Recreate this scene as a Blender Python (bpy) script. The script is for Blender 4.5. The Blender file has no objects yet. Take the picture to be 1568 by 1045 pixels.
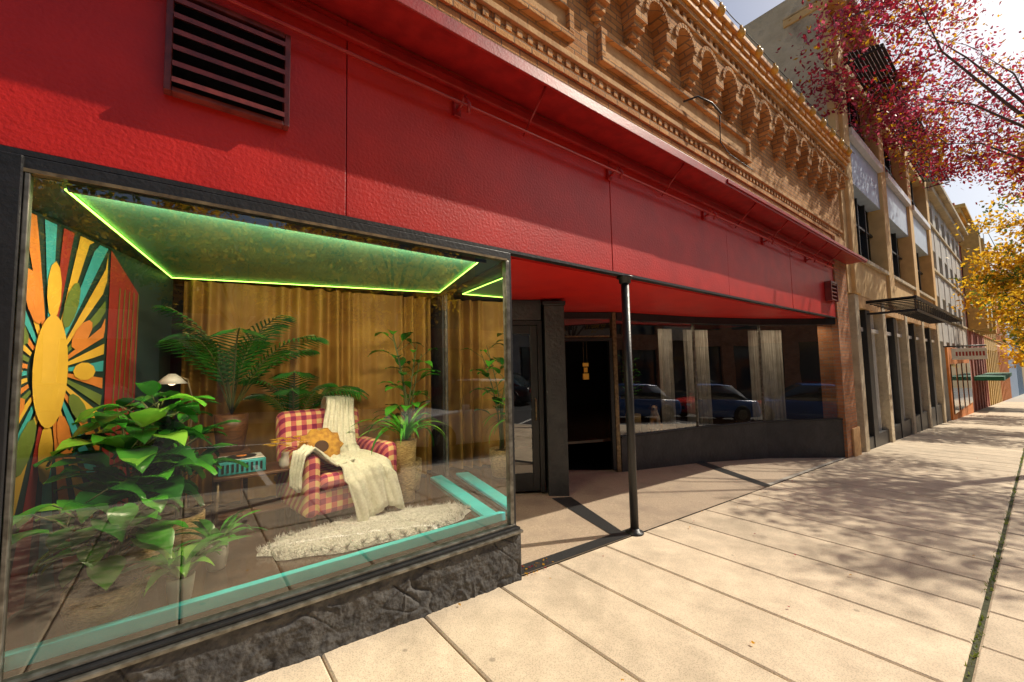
import bpy, bmesh, math, random
from mathutils import Vector, Matrix, noise
import numpy as np
random.seed(7)
sc=bpy.context.scene
rad=math.radians
SL=-0.044
def g(x): return 0.06+SL*x

# ------------------------------------------------------------ materials
def nt(m):
    m.use_nodes=True; return m.node_tree.nodes,m.node_tree.links
def coords(N,L,mode='Object',scale=None):
    tc=N.new('ShaderNodeTexCoord'); return tc.outputs[mode]
def mat(name,col,col2=None,rough=.6,metal=0,nscale=6,bump=0,bscale=30,spec=.5,detail=3,coat=0,bdist=.01,lo=.35,hi=.65,stretch=None,emit=None,estr=0,col3=None,n3=.6):
    m=bpy.data.materials.new(name);N,L=nt(m);b=N['Principled BSDF']
    b.inputs['Roughness'].default_value=rough;b.inputs['Metallic'].default_value=metal
    b.inputs['Specular IOR Level'].default_value=spec;b.inputs['Coat Weight'].default_value=coat
    o=coords(N,L)
    if stretch:
        mp=N.new('ShaderNodeMapping');mp.inputs['Scale'].default_value=stretch;L.new(o,mp.inputs[0]);o=mp.outputs[0]
    if col2 is None: col2=tuple(c*.8 for c in col)
    t=N.new('ShaderNodeTexNoise');t.inputs['Scale'].default_value=nscale;t.inputs['Detail'].default_value=detail;L.new(o,t.inputs[0])
    r=N.new('ShaderNodeValToRGB');r.color_ramp.elements[0].position=lo;r.color_ramp.elements[1].position=hi
    r.color_ramp.elements[0].color=(*col2,1);r.color_ramp.elements[1].color=(*col,1);L.new(t.outputs[0],r.inputs[0])
    out=r.outputs[0]
    if col3 is not None:
        t3=N.new('ShaderNodeTexNoise');t3.inputs['Scale'].default_value=n3;t3.inputs['Detail'].default_value=8;t3.inputs['Roughness'].default_value=.7;L.new(o,t3.inputs[0])
        r3=N.new('ShaderNodeValToRGB');r3.color_ramp.elements[0].position=.5;r3.color_ramp.elements[1].position=.7
        r3.color_ramp.elements[0].color=(0,0,0,1);r3.color_ramp.elements[1].color=(1,1,1,1);L.new(t3.outputs[0],r3.inputs[0])
        mx=N.new('ShaderNodeMix');mx.data_type='RGBA';L.new(r3.outputs[0],mx.inputs[0]);L.new(out,mx.inputs[6]);mx.inputs[7].default_value=(*col3,1);out=mx.outputs[2]
    L.new(out,b.inputs['Base Color'])
    if bump:
        t2=N.new('ShaderNodeTexNoise');t2.inputs['Scale'].default_value=bscale;t2.inputs['Detail'].default_value=3;L.new(o,t2.inputs[0])
        bp=N.new('ShaderNodeBump');bp.inputs['Strength'].default_value=bump;bp.inputs['Distance'].default_value=bdist
        L.new(t2.outputs[0],bp.inputs['Height']);L.new(bp.outputs[0],b.inputs['Normal'])
    if emit: b.inputs['Emission Color'].default_value=(*emit,1);b.inputs['Emission Strength'].default_value=estr
    return m
def brickmat(name,c1,c2,mortar,w=.2,h=.068,bump=.6):
    m=bpy.data.materials.new(name);N,L=nt(m);b=N['Principled BSDF'];b.inputs['Roughness'].default_value=.9;b.inputs['Specular IOR Level'].default_value=.25
    o=coords(N,L);s=N.new('ShaderNodeSeparateXYZ');L.new(o,s.inputs[0])
    ad=N.new('ShaderNodeMath');L.new(s.outputs[0],ad.inputs[0]);L.new(s.outputs[1],ad.inputs[1])
    c=N.new('ShaderNodeCombineXYZ');L.new(ad.outputs[0],c.inputs[0]);L.new(s.outputs[2],c.inputs[1])
    t=N.new('ShaderNodeTexBrick');L.new(c.outputs[0],t.inputs[0]);t.inputs['Scale'].default_value=1
    t.inputs['Brick Width'].default_value=w;t.inputs['Row Height'].default_value=h;t.inputs['Mortar Size'].default_value=.008;t.inputs['Mortar Smooth'].default_value=.3
    t.inputs['Color1'].default_value=(*c1,1);t.inputs['Color2'].default_value=(*c2,1);t.inputs['Mortar'].default_value=(*mortar,1)
    n=N.new('ShaderNodeTexNoise');n.inputs['Scale'].default_value=2.5;n.inputs['Detail'].default_value=6;L.new(o,n.inputs[0])
    r=N.new('ShaderNodeValToRGB');r.color_ramp.elements[0].position=.3;r.color_ramp.elements[1].position=.6
    r.color_ramp.elements[0].color=(.72,.62,.50,1);r.color_ramp.elements[1].color=(1,1,1,1);L.new(n.outputs[0],r.inputs[0])
    mx=N.new('ShaderNodeMix');mx.data_type='RGBA';mx.blend_type='MULTIPLY';mx.inputs[0].default_value=1;L.new(t.outputs[0],mx.inputs[6]);L.new(r.outputs[0],mx.inputs[7])
    L.new(mx.outputs[2],b.inputs['Base Color'])
    n2=N.new('ShaderNodeTexNoise');n2.inputs['Scale'].default_value=60;L.new(o,n2.inputs[0])
    ma=N.new('ShaderNodeMath');ma.operation='MULTIPLY_ADD';L.new(t.outputs['Fac'],ma.inputs[0]);ma.inputs[1].default_value=-1.2;L.new(n2.outputs[0],ma.inputs[2])
    bp=N.new('ShaderNodeBump');bp.inputs['Strength'].default_value=bump;bp.inputs['Distance'].default_value=.012;L.new(ma.outputs[0],bp.inputs['Height']);L.new(bp.outputs[0],b.inputs['Normal'])
    return m
def glassmat(name,base=.07,k=1.0,tint=(1,1,1)):
    m=bpy.data.materials.new(name);N,L=nt(m);N.clear()
    o=N.new('ShaderNodeOutputMaterial');mx=N.new('ShaderNodeMixShader');tr=N.new('ShaderNodeBsdfTransparent');gl=N.new('ShaderNodeBsdfGlossy')
    gl.inputs['Roughness'].default_value=.003;tr.inputs[0].default_value=(*tint,1);gl.inputs[0].default_value=(.95,.95,.95,1)
    f=N.new('ShaderNodeFresnel');f.inputs[0].default_value=1.5
    a=N.new('ShaderNodeMath');a.operation='MULTIPLY_ADD';a.inputs[1].default_value=k;a.inputs[2].default_value=base;a.use_clamp=True
    tc=N.new('ShaderNodeTexCoord');n=N.new('ShaderNodeTexNoise');n.inputs['Scale'].default_value=1.3;n.inputs['Detail'].default_value=1;L.new(tc.outputs['Object'],n.inputs[0])
    bp=N.new('ShaderNodeBump');bp.inputs['Strength'].default_value=.12;bp.inputs['Distance'].default_value=.01;L.new(n.outputs[0],bp.inputs['Height']);L.new(bp.outputs[0],gl.inputs['Normal'])
    L.new(f.outputs[0],a.inputs[0]);L.new(a.outputs[0],mx.inputs[0]);L.new(tr.outputs[0],mx.inputs[1]);L.new(gl.outputs[0],mx.inputs[2]);L.new(mx.outputs[0],o.inputs[0])
    return m
def leafmat(name,c1,c2,trans=.45,rough=.5):
    m=bpy.data.materials.new(name);N,L=nt(m);b=N['Principled BSDF'];o=N['Material Output']
    tc=N.new('ShaderNodeTexCoord');n=N.new('ShaderNodeTexNoise');n.inputs['Scale'].default_value=4;n.inputs['Detail'].default_value=2;L.new(tc.outputs['Object'],n.inputs[0])
    r=N.new('ShaderNodeValToRGB');r.color_ramp.elements[0].position=.38;r.color_ramp.elements[1].position=.62;r.color_ramp.elements[0].color=(*c1,1);r.color_ramp.elements[1].color=(*c2,1);L.new(n.outputs[0],r.inputs[0])
    L.new(r.outputs[0],b.inputs['Base Color']);b.inputs['Roughness'].default_value=rough
    t=N.new('ShaderNodeBsdfTranslucent');L.new(r.outputs[0],t.inputs[0]);mx=N.new('ShaderNodeMixShader');mx.inputs[0].default_value=trans
    L.new(b.outputs[0],mx.inputs[1]);L.new(t.outputs[0],mx.inputs[2]);L.new(mx.outputs[0],o.inputs[0]);return m
def emis(name,c,s):
    m=bpy.data.materials.new(name);N,L=nt(m);b=N['Principled BSDF'];b.inputs['Base Color'].default_value=(*c,1);b.inputs['Emission Color'].default_value=(*c,1);b.inputs['Emission Strength'].default_value=s;return m

M={}
M['red']=mat('red_stucco',(.60,.016,.010),(.50,.012,.008),rough=.42,nscale=3,bump=.4,bscale=50,bdist=.008,spec=.5,col3=(.42,.012,.009),n3=.9)
M['redsm']=mat('red_paint',(.40,.012,.012),(.28,.006,.008),rough=.42,nscale=8,bump=.15,bscale=60)
M['redsof']=mat('red_soffit',(.76,.018,.010),(.68,.012,.01),rough=.5,nscale=3,bump=.2)
M['louv']=mat('dark_red_louvre',(.24,.04,.032),(.13,.022,.02),rough=.35,nscale=12,bump=.2)
M['brick']=brickmat('tan_brick',(.78,.42,.16),(.56,.27,.10),(.34,.22,.13))
M['brick2']=brickmat('orange_brick',(.60,.27,.12),(.46,.19,.09),(.36,.27,.2))
M['terra']=mat('terracotta',(.84,.36,.05),(.54,.21,.04),rough=.7,nscale=9,bump=.5,bscale=25)
M['stone']=mat('cut_stone',(.72,.44,.20),(.54,.31,.14),rough=.9,nscale=7,bump=.5,bscale=40,spec=.25)
M['bstuc']=mat('black_trowelled_stucco',(.095,.090,.085),(.040,.038,.038),rough=.75,nscale=14,bump=.9,bscale=45,bdist=.008,spec=.4)
M['black']=mat('black_paint',(.018,.018,.02),(.012,.012,.013),rough=.42,nscale=8,bump=.25,bscale=50)
M['blackw']=mat('black_wall',(.045,.044,.046),(.028,.027,.03),rough=.5,nscale=4,bump=.6,bscale=18,bdist=.02)
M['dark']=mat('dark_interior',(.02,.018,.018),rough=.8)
M['alu']=mat('worn_metal_frame',(.26,.25,.22),(.12,.11,.09),rough=.4,metal=.7,nscale=20)
M['brass']=mat('bronze_frame',(.30,.22,.12),(.14,.10,.06),rough=.4,metal=.6,nscale=20)
M['teal']=mat('teal_paint',(.04,.74,.82),(.03,.66,.74),rough=.4,nscale=5)
M['tealc']=mat('teal_ceiling',(.13,.38,.22),(.08,.28,.17),rough=.5,nscale=2)
M['dgreen']=mat('dark_green_wall',(.012,.040,.030),rough=.6)
M['dred']=mat('mural_red',(.35,.03,.02),rough=.6)
M['orange']=mat('mural_orange',(.75,.24,.04),rough=.6)
M['yellow']=mat('mural_yellow',(.78,.46,.05),(.70,.40,.04),rough=.6)
M['mteal']=mat('mural_teal',(.05,.40,.42),rough=.6)
M['mgreen']=mat('mural_green',(.16,.22,.04),rough=.6)
M['curtain']=leafmat('mustard_curtain',(.32,.16,.03),(.44,.24,.045),.15,.7)
M['gcurtain']=mat('grey_curtain',(.46,.42,.36),(.36,.33,.28),rough=.8)
M['floor']=mat('display_floor',(.07,.035,.02),(.035,.02,.012),rough=.12,nscale=6,stretch=(1,8,1))
M['fur']=mat('white_fur',(.8,.78,.74),(.6,.58,.54),rough=.9,nscale=40,bump=1,bscale=60,bdist=.03)
M['throw']=mat('white_throw',(.80,.78,.64),(.68,.65,.52),rough=.9,nscale=60,bump=.6,bscale=150)
M['wood']=mat('walnut',(.16,.07,.03),(.08,.035,.015),rough=.4,nscale=5,stretch=(1,12,12))
M['white']=mat('white_ceramic',(.75,.72,.68),(.65,.62,.58),rough=.3)
M['basket']=mat('woven_basket',(.74,.52,.22),(.40,.25,.09),rough=.8,nscale=40,bump=1,bscale=70,bdist=.02,stretch=(1,1,3))
M['soil']=mat('soil',(.03,.02,.012),rough=.95,nscale=30)
M['stem']=mat('plant_stem',(.10,.12,.03),rough=.6)
M['pillow']=mat('sunflower_pillow',(.60,.32,.04),(.36,.16,.02),rough=.9,nscale=25,bump=.5)
M['brown']=mat('brown_cloth',(.09,.04,.015),rough=.9)
M['glass']=glassmat('window_glass',.105,1.1)
M['glass2']=glassmat('window_glass_dark',.16,1.2,(.92,.93,.93))
M['glass3']=glassmat('side_glass',.07,.9)
M['farglass']=mat('dark_window_glass',(.03,.045,.055),rough=.06,spec=1,nscale=1)
M['led']=emis('green_led',(.5,1,.12),4.5)
M['amber']=mat('amber_bulb_glass',(.90,.50,.08),rough=.15)
M['leafG']=leafmat('leaf_green',(.03,.20,.015),(.09,.40,.03),.25,.22)
M['leafD']=leafmat('leaf_dark_green',(.012,.09,.015),(.035,.18,.022),.2,.22)
M['leafV']=leafmat('leaf_lime',(.12,.42,.03),(.26,.56,.06),.3,.22)
M['lred']=leafmat('leaf_red',(.28,.015,.035),(.52,.035,.06),.55)
M['lpink']=leafmat('leaf_pink',(.46,.05,.12),(.62,.12,.18),.6)
M['lyel']=leafmat('leaf_yellow',(.74,.42,.02),(.88,.60,.04),.65)
M['lorg']=leafmat('leaf_orange',(.58,.26,.015),(.78,.44,.02),.6)
M['lgrn']=leafmat('leaf_tree_green',(.08,.15,.02),(.24,.28,.03),.5)
M['bark']=mat('bark',(.16,.11,.085),(.08,.055,.045),rough=.9,nscale=14,bump=.8,bscale=25,stretch=(1,1,.3))
def slabmat():
    m=mat('sidewalk_concrete',(.68,.555,.40),(.56,.455,.325),rough=.85,nscale=5,bump=.4,bscale=120,bdist=.004,detail=6,col3=(.45,.365,.26),n3=1.3)
    N=m.node_tree.nodes;L=m.node_tree.links;b=N['Principled BSDF'];src=b.inputs['Base Color'].links[0].from_socket
    a=N.new('ShaderNodeAttribute');a.attribute_name='tint'
    tc=N.new('ShaderNodeTexCoord');v=N.new('ShaderNodeTexVoronoi');v.inputs['Scale'].default_value=100;L.new(tc.outputs['Object'],v.inputs[0])
    sp=N.new('ShaderNodeMapRange');sp.inputs[1].default_value=.05;sp.inputs[2].default_value=.5;sp.inputs[3].default_value=.66;sp.inputs[4].default_value=1.08;L.new(v.outputs['Distance'],sp.inputs[0])
    mu=N.new('ShaderNodeMath');mu.operation='MULTIPLY';L.new(sp.outputs[0],mu.inputs[0]);L.new(a.outputs['Fac'],mu.inputs[1])
    h=N.new('ShaderNodeVectorMath');h.operation='SCALE';L.new(src,h.inputs[0]);L.new(mu.outputs[0],h.inputs['Scale'])
    v2=N.new('ShaderNodeTexVoronoi');v2.inputs['Scale'].default_value=3.2;L.new(tc.outputs['Object'],v2.inputs[0])
    s2=N.new('ShaderNodeMapRange');s2.inputs[1].default_value=.045;s2.inputs[2].default_value=.07;s2.inputs[3].default_value=.62;s2.inputs[4].default_value=1;L.new(v2.outputs['Distance'],s2.inputs[0])
    h2=N.new('ShaderNodeVectorMath');h2.operation='SCALE';L.new(h.outputs[0],h2.inputs[0]);L.new(s2.outputs[0],h2.inputs['Scale']);L.new(h2.outputs[0],b.inputs['Base Color']);return m
M['slab']=slabmat()
M['rfloor']=mat('entry_floor',(.50,.39,.28),(.35,.27,.19),rough=.6,nscale=70,bump=.2,bscale=90,detail=6,col3=(.30,.23,.17),n3=1.2)
M['granite']=mat('dark_granite',(.05,.05,.05),(.025,.025,.025),rough=.35,nscale=80)
M['asph']=mat('asphalt',(.06,.06,.06),(.04,.04,.042),rough=.85,nscale=40,bump=.5,bscale=90)
M['ground']=mat('ground_dirt',(.12,.11,.09),(.08,.07,.06),rough=.95,nscale=3)
M['curbm']=mat('kerb_concrete',(.46,.43,.37),(.36,.33,.28),rough=.9,nscale=6,bump=.3)
M['paint']=mat('road_paint',(.75,.74,.70),(.55,.54,.5),rough=.7,nscale=20)
M['moss']=mat('moss',(.07,.08,.03),(.04,.04,.02),rough=.95,nscale=40,bump=1)
M['cream']=mat('cream_stucco',(.82,.55,.24),(.70,.45,.19),rough=.85,nscale=3,bump=.2,bscale=40)
M['creamw']=mat('weathered_cream_wall',(.72,.60,.41),(.55,.45,.30),rough=.9,nscale=2.2,bump=.9,bscale=14,bdist=.03,col3=(.30,.24,.17),n3=1.1)
M['gray']=mat('grey_stucco',(.60,.57,.52),(.48,.46,.42),rough=.9,nscale=2)
M['pink']=mat('rose_brick',(.54,.18,.13),(.42,.13,.10),rough=.85,nscale=4)
M['ochre']=mat('ochre_stucco',(.72,.47,.14),(.58,.36,.11),rough=.85,nscale=4)
M['orangew']=mat('orange_stucco',(.76,.26,.05),(.60,.19,.04),rough=.85,nscale=4)
M['bluew']=mat('pale_blue_panel',(.55,.68,.84),(.48,.60,.76),rough=.5,nscale=4)
M['bluet']=mat('blue_tower',(.10,.25,.42),(.08,.20,.36),rough=.3,nscale=.5)
M['awng']=mat('green_awning',(.02,.16,.09),rough=.8)

# ------------------------------------------------------------ helpers
COL=bpy.context.collection
def group(name,loc=(0,0,0)):
    e=bpy.data.objects.new(name,None);e.location=loc;e.empty_display_size=.2;COL.objects.link(e);return e
def mkobj(name,me,m=None,parent=None,smooth=False):
    o=bpy.data.objects.new(name,me);COL.objects.link(o)
    if m is not None:
        for mm in (m if isinstance(m,(list,tuple)) else [m]): me.materials.append(mm)
    if parent: o.parent=parent
    if smooth:
        for p in me.polygons:p.use_smooth=True
    return o
def from_bm(name,bm,m,parent=None,smooth=False):
    me=bpy.data.meshes.new(name);bm.to_mesh(me);bm.free();return mkobj(name,me,m,parent,smooth)
def addbox(bm,x0,x1,y0,y1,z0,z1,mi=0):
    vs=[bm.verts.new(p) for p in [(x0,y0,z0),(x1,y0,z0),(x1,y1,z0),(x0,y1,z0),(x0,y0,z1),(x1,y0,z1),(x1,y1,z1),(x0,y1,z1)]]
    for f in [(0,3,2,1),(4,5,6,7),(0,1,5,4),(1,2,6,5),(2,3,7,6),(3,0,4,7)]:
        fc=bm.faces.new([vs[i] for i in f]);fc.material_index=mi
    return vs
def bev(o,w=.01,seg=2):
    b=o.modifiers.new('b','BEVEL');b.width=w;b.segments=seg;b.limit_method='ANGLE';return o
def box(name,x0,x1,y0,y1,z0,z1,m,parent=None,bw=0):
    bm=bmesh.new();addbox(bm,x0,x1,y0,y1,z0,z1);o=from_bm(name,bm,m,parent)
    if bw:bev(o,bw)
    return o
def boxes(name,L,m,parent=None,bw=0):
    bm=bmesh.new()
    for b in L: addbox(bm,*b)
    o=from_bm(name,bm,m,parent)
    if bw:bev(o,bw)
    return o
def prism(name,poly,z0,z1,m,parent=None,bw=0):
    bm=bmesh.new();n=len(poly)
    f=lambda z,p:z(p[0]) if callable(z) else z
    a=[bm.verts.new((p[0],p[1],f(z0,p))) for p in poly];b=[bm.verts.new((p[0],p[1],f(z1,p))) for p in poly]
    bm.faces.new(a[::-1]);bm.faces.new(b)
    for i in range(n): bm.faces.new([a[i],a[(i+1)%n],b[(i+1)%n],b[i]])
    bmesh.ops.recalc_face_normals(bm,faces=bm.faces)
    o=from_bm(name,bm,m,parent)
    if bw:bev(o,bw)
    return o
def seg(name,p0,p1,z0,z1,th,m,parent=None,off=0,bw=0):
    d=Vector((p1[0]-p0[0],p1[1]-p0[1]));d.normalize();n=Vector((-d.y,d.x))
    a=Vector(p0[:2])+n*(off-th/2);b=Vector(p1[:2])+n*(off-th/2);c=Vector(p1[:2])+n*(off+th/2);e=Vector(p0[:2])+n*(off+th/2)
    return prism(name,[a,b,c,e],z0,z1,m,parent,bw)
def pane(name,p0,p1,z0,z1,m,parent=None):
    f=lambda z,p:z(p[0]) if callable(z) else z
    me=bpy.data.meshes.new(name);me.from_pydata([(p0[0],p0[1],f(z0,p0)),(p1[0],p1[1],f(z0,p1)),(p1[0],p1[1],f(z1,p1)),(p0[0],p0[1],f(z1,p0))],[],[(0,1,2,3)])
    return mkobj(name,me,m,parent)
def tube(name,pts,r,m,parent=None,n=8,bm=None,mi=0):
    own=bm is None
    if own:bm=bmesh.new()
    pts=[Vector(p) for p in pts];rs=r if isinstance(r,(list,tuple)) else [r]*len(pts)
    rings=[]
    for i,p in enumerate(pts):
        d=(pts[min(i+1,len(pts)-1)]-pts[max(i-1,0)]);
        if d.length<1e-6:d=Vector((0,0,1))
        d.normalize();u=d.orthogonal().normalized();
        if i:
            u=(pu-d*pu.dot(d));u=u.normalized() if u.length>1e-4 else d.orthogonal().normalized()
        pu=u;v=d.cross(u)
        rings.append([bm.verts.new(p+(u*math.cos(2*math.pi*k/n)+v*math.sin(2*math.pi*k/n))*rs[i]) for k in range(n)])
    for a,b in zip(rings,rings[1:]):
        for k in range(n):
            f=bm.faces.new([a[k],a[(k+1)%n],b[(k+1)%n],b[k]]);f.smooth=True;f.material_index=mi
    for rr,fl in ((rings[0],1),(rings[-1],0)):
        f=bm.faces.new(rr[::-1] if fl else rr);f.material_index=mi
    if own:return from_bm(name,bm,m,parent)
def lathe(name,prof,loc,m,parent=None,n=28):
    bm=bmesh.new();rings=[]
    for r,z in prof: rings.append([bm.verts.new((loc[0]+r*math.cos(2*math.pi*k/n),loc[1]+r*math.sin(2*math.pi*k/n),loc[2]+z)) for k in range(n)])
    for a,b in zip(rings,rings[1:]):
        for k in range(n): bm.faces.new([a[k],a[(k+1)%n],b[(k+1)%n],b[k]]).smooth=True
    bm.faces.new(rings[0][::-1]);bm.faces.new(rings[-1])
    return from_bm(name,bm,m,parent)

# ------------------------------------------------------------ ground
def sheet(name,x0,x1,y0,y1,dz,m,parent=None):
    me=bpy.data.meshes.new(name);me.from_pydata([(x0,y0,g(x0)+dz),(x1,y0,g(x1)+dz),(x1,y1,g(x1)+dz),(x0,y1,g(x0)+dz)],[],[(0,1,2,3)]);return mkobj(name,me,m,parent)
sheet('ground',-250,900,-400,400,-.165,M['ground'])
sheet('road',-120,500,-14.6,-4.25,-.15,M['asph'])
rm=group('road_markings')
for i in range(-8,40): sheet('dash_%d'%i,i*6,i*6+2.6,-9.47,-9.35,-.145,M['paint'],rm)
for i in range(-8,30): sheet('stall_%d'%i,i*6+1,i*6+1.1,-6.7,-4.4,-.145,M['paint'],rm)
kb=group('kerb')
for y0,y1 in ((-4.25,-4.10),(-14.75,-14.6)):
    bm=bmesh.new();vs=addbox(bm,-60,200,y0,y1,-.3,0)
    for v in vs: v.co.z+=g(v.co.x)
    o=from_bm('kerb_stone',bm,M['curbm'],kb);bev(o,.02)
def slabs():
    bm=bmesh.new();lay=bm.loops.layers.float_color.new('tint')
    W=.62;x=-8.06
    while x<70:
        w=W
        for (y0,y1) in ((-2.25,-.004),(-4.095,-2.28)):
            a=x+.005;b=x+w-.005
            c=.011
            zt=random.uniform(-.002,.002);t=random.uniform(.86,1.08)
            lo=[(a,y0),(b,y0),(b,y1),(a,y1)];hi=[(a+c,y0+c),(b-c,y0+c),(b-c,y1-c),(a+c,y1-c)]
            v0=[bm.verts.new((p[0],p[1],g(p[0])-.16)) for p in lo];v1=[bm.verts.new((p[0],p[1],g(p[0])-.008+zt)) for p in lo];v2=[bm.verts.new((p[0],p[1],g(p[0])+zt)) for p in hi]
            fs=[bm.faces.new(v2)]
            for A,B in((v0,v1),(v1,v2)):
                for i in range(4): fs.append(bm.faces.new([A[i],A[(i+1)%4],B[(i+1)%4],B[i]]))
            for f in fs:
                for l in f.loops:l[lay]=(t,t,t,1)
        x+=w
    return from_bm('sidewalk',bm,M['slab'])
slabs()
sheet('sidewalk_far',-60,200,-18,-14.75,-.01,M['curbm'])
sheet('sidewalk_distant',70,300,-4.1,0,-.003,M['curbm'])
sheet('joint_moss',-8,70,-2.285,-2.245,-.012,M['moss'])
bm=bmesh.new()
for i in range(900):
    x=random.uniform(2,20);
    if noise.noise(Vector((x*1.5,0,0)))<-.1: continue
    y=-2.265+random.gauss(0,.012);h=random.uniform(.008,.03);a=random.uniform(0,6.28);w=.006
    p=Vector((x,y,g(x)-.008));q=Vector((math.cos(a),math.sin(a),0))
    bm.faces.new([bm.verts.new(p-q*w),bm.verts.new(p+q*w),bm.verts.new(p+Vector((random.gauss(0,.012),random.gauss(0,.012),h)))])
from_bm('joint_weeds',bm,[M['lgrn']])
bm=bmesh.new()
for i in range(85):
    x=random.uniform(.2,16);y=random.choice([random.uniform(-4,-.05),random.uniform(-2.5,-.6),random.uniform(-.25,-.03)])
    if i<25: x=random.uniform(2.1,2.45);y=random.uniform(-.06,.1)
    s=random.uniform(.008,.018);a=random.uniform(0,6.28);z=g(x)+.013
    ps=[]
    for k,(r) in enumerate((1,.45,.8,.4,1,.5,.8,.45)):
        t=a+k*math.pi/4;ps.append(bm.verts.new((x+s*r*math.cos(t),y+s*r*math.sin(t),z+random.uniform(0,.008))))
    f=bm.faces.new(ps);f.material_index=random.choice([0,1,1])
from_bm('fallen_leaves',bm,[M['lred'],M['lorg']])

# ------------------------------------------------------------ main building
B=group('brick_storefront_building')
XL=-9.0;XR=10.92;XE=11.8
xs=[XL,-3.2,.75,3.37,5.95,8.4,XR]
for i in range(len(xs)-1):
    box('fascia_panel_%d'%i,xs[i]+.003,xs[i+1]-.003,-.003*(i%2),.10,2.55,3.84,M['red'],B,.004)
box('fascia_backing',XL,XR,.02,.15,2.56,3.83,M['black'],B)
box('fascia_drip',XL,XR,-.012,.06,2.525,2.549,M['black'],B)
LP=.35
box('ledge',XL,11.95,-LP,.0,3.842,3.885,M['redsm'],B,.006)
box('ledge_lip',XL,11.97,-LP-.022,-LP-.001,3.80,3.895,M['redsm'],B,.005)
box('ledge_beam',5.2,11.99,-LP-.040,-LP-.023,3.83,3.88,M['redsm'],B,.004)
box('ledge_mould',XL,XR,-.05,-.004,3.70,3.77,M['redsm'],B,.01)
tube('awning_rod',[(XL,-.10,3.55),(XR,-.10,3.55)],.012,M['redsm'],B)
for x in (-1.2,1.55,3.35,5.3,7.2,9.2):
    tube('awning_bracket_%.1f'%x,[(x,-.005,3.53),(x,-.10,3.55),(x,-.13,3.59),(x+.02,-.16,3.52),(x+.03,-.13,3.47)],.015,M['redsm'],B)
    box('bracket_plate_%.1f'%x,x-.03,x+.03,-.03,-.004,3.49,3.63,M['redsm'],B,.006)
for x in (2.2,4.3,6.2,7.4,8.4,9.4,10.3): tube('ledge_strut_%.1f'%x,[(x,-.02,3.56),(x,-LP+.03,3.84)],.009,M['redsm'],B)
V=group('louvre_vent')
vx0,vx1,vz0,vz1=-.13,.42,2.98,3.53
boxes('vent_frame',[(vx0,vx0+.03,-.06,-.004,vz0,vz1),(vx1-.03,vx1,-.06,-.004,vz0,vz1),(vx0+.031,vx1-.031,-.06,-.004,vz1-.03,vz1),(vx0+.031,vx1-.031,-.06,-.004,vz0,vz0+.025)],M['louv'],V,.004)
box('vent_back',vx0+.03,vx1-.03,-.012,-.005,vz0+.02,vz1-.02,M['black'],V)
bm=bmesh.new()
for i in range(6):
    z=vz0+.03+i*.083
    vs=[bm.verts.new(p) for p in [(vx0+.031,-.095,z),(vx1-.031,-.095,z),(vx1-.031,-.02,z+.045),(vx0+.031,-.02,z+.045),(vx0+.031,-.095,z+.026),(vx1-.031,-.095,z+.026),(vx1-.031,-.02,z+.071),(vx0+.031,-.02,z+.071)]]
    for f in [(0,1,2,3),(4,7,6,5),(0,4,5,1),(3,2,6,7)]: bm.faces.new([vs[k] for k in f])
from_bm('vent_slats',bm,M['louv'],V)
V2=group('louvre_vent.001')
boxes('vent_frame',[(10.25,10.29,-.12,-.005,2.85,3.25),(10.66,10.7,-.12,-.005,2.85,3.25),(10.291,10.659,-.12,-.005,3.21,3.25)]+[(10.291,10.659,-.11,-.03,2.86+i*.08,2.885+i*.08) for i in range(5)],M['louv'],V2,.004)
box('brick_wall',XL,XE,.0,.35,3.90,6.3,M['brick'],B)
box('building_mass',XL,XE-.003,.36,13,2.66,6.1,M['creamw'],B)
L=[];x=XL
while x<XE-.1: L.append((x,x+.06,-.020,-.002,4.45,4.52));x+=.12
boxes('dentil_row',L,M['brick'],B,.003)
box('band_low',XL,XE+.003,-.04,-.001,4.54,4.60,M['stone'],B,.006)
box('band_low2',XL,XE+.002,-.022,-.001,4.36,4.43,M['brick'],B,.004)
for (a,b) in ((-4.5,-.7),(-.35,2.85),(3.25,6.85)):
    t=.07
    boxes('panel_frame',[(a,b,-.06,-.002,5.02,5.09),(a,b,-.06,-.002,4.72,4.79),(a,a+t,-.058,-.002,4.791,5.019),(b-t,b,-.058,-.002,4.791,5.019)],M['brick'],B,.008)
    box('panel_field',a+t+.001,b-t-.001,-.012,-.001,4.792,5.018,M['stone'],B)
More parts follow.
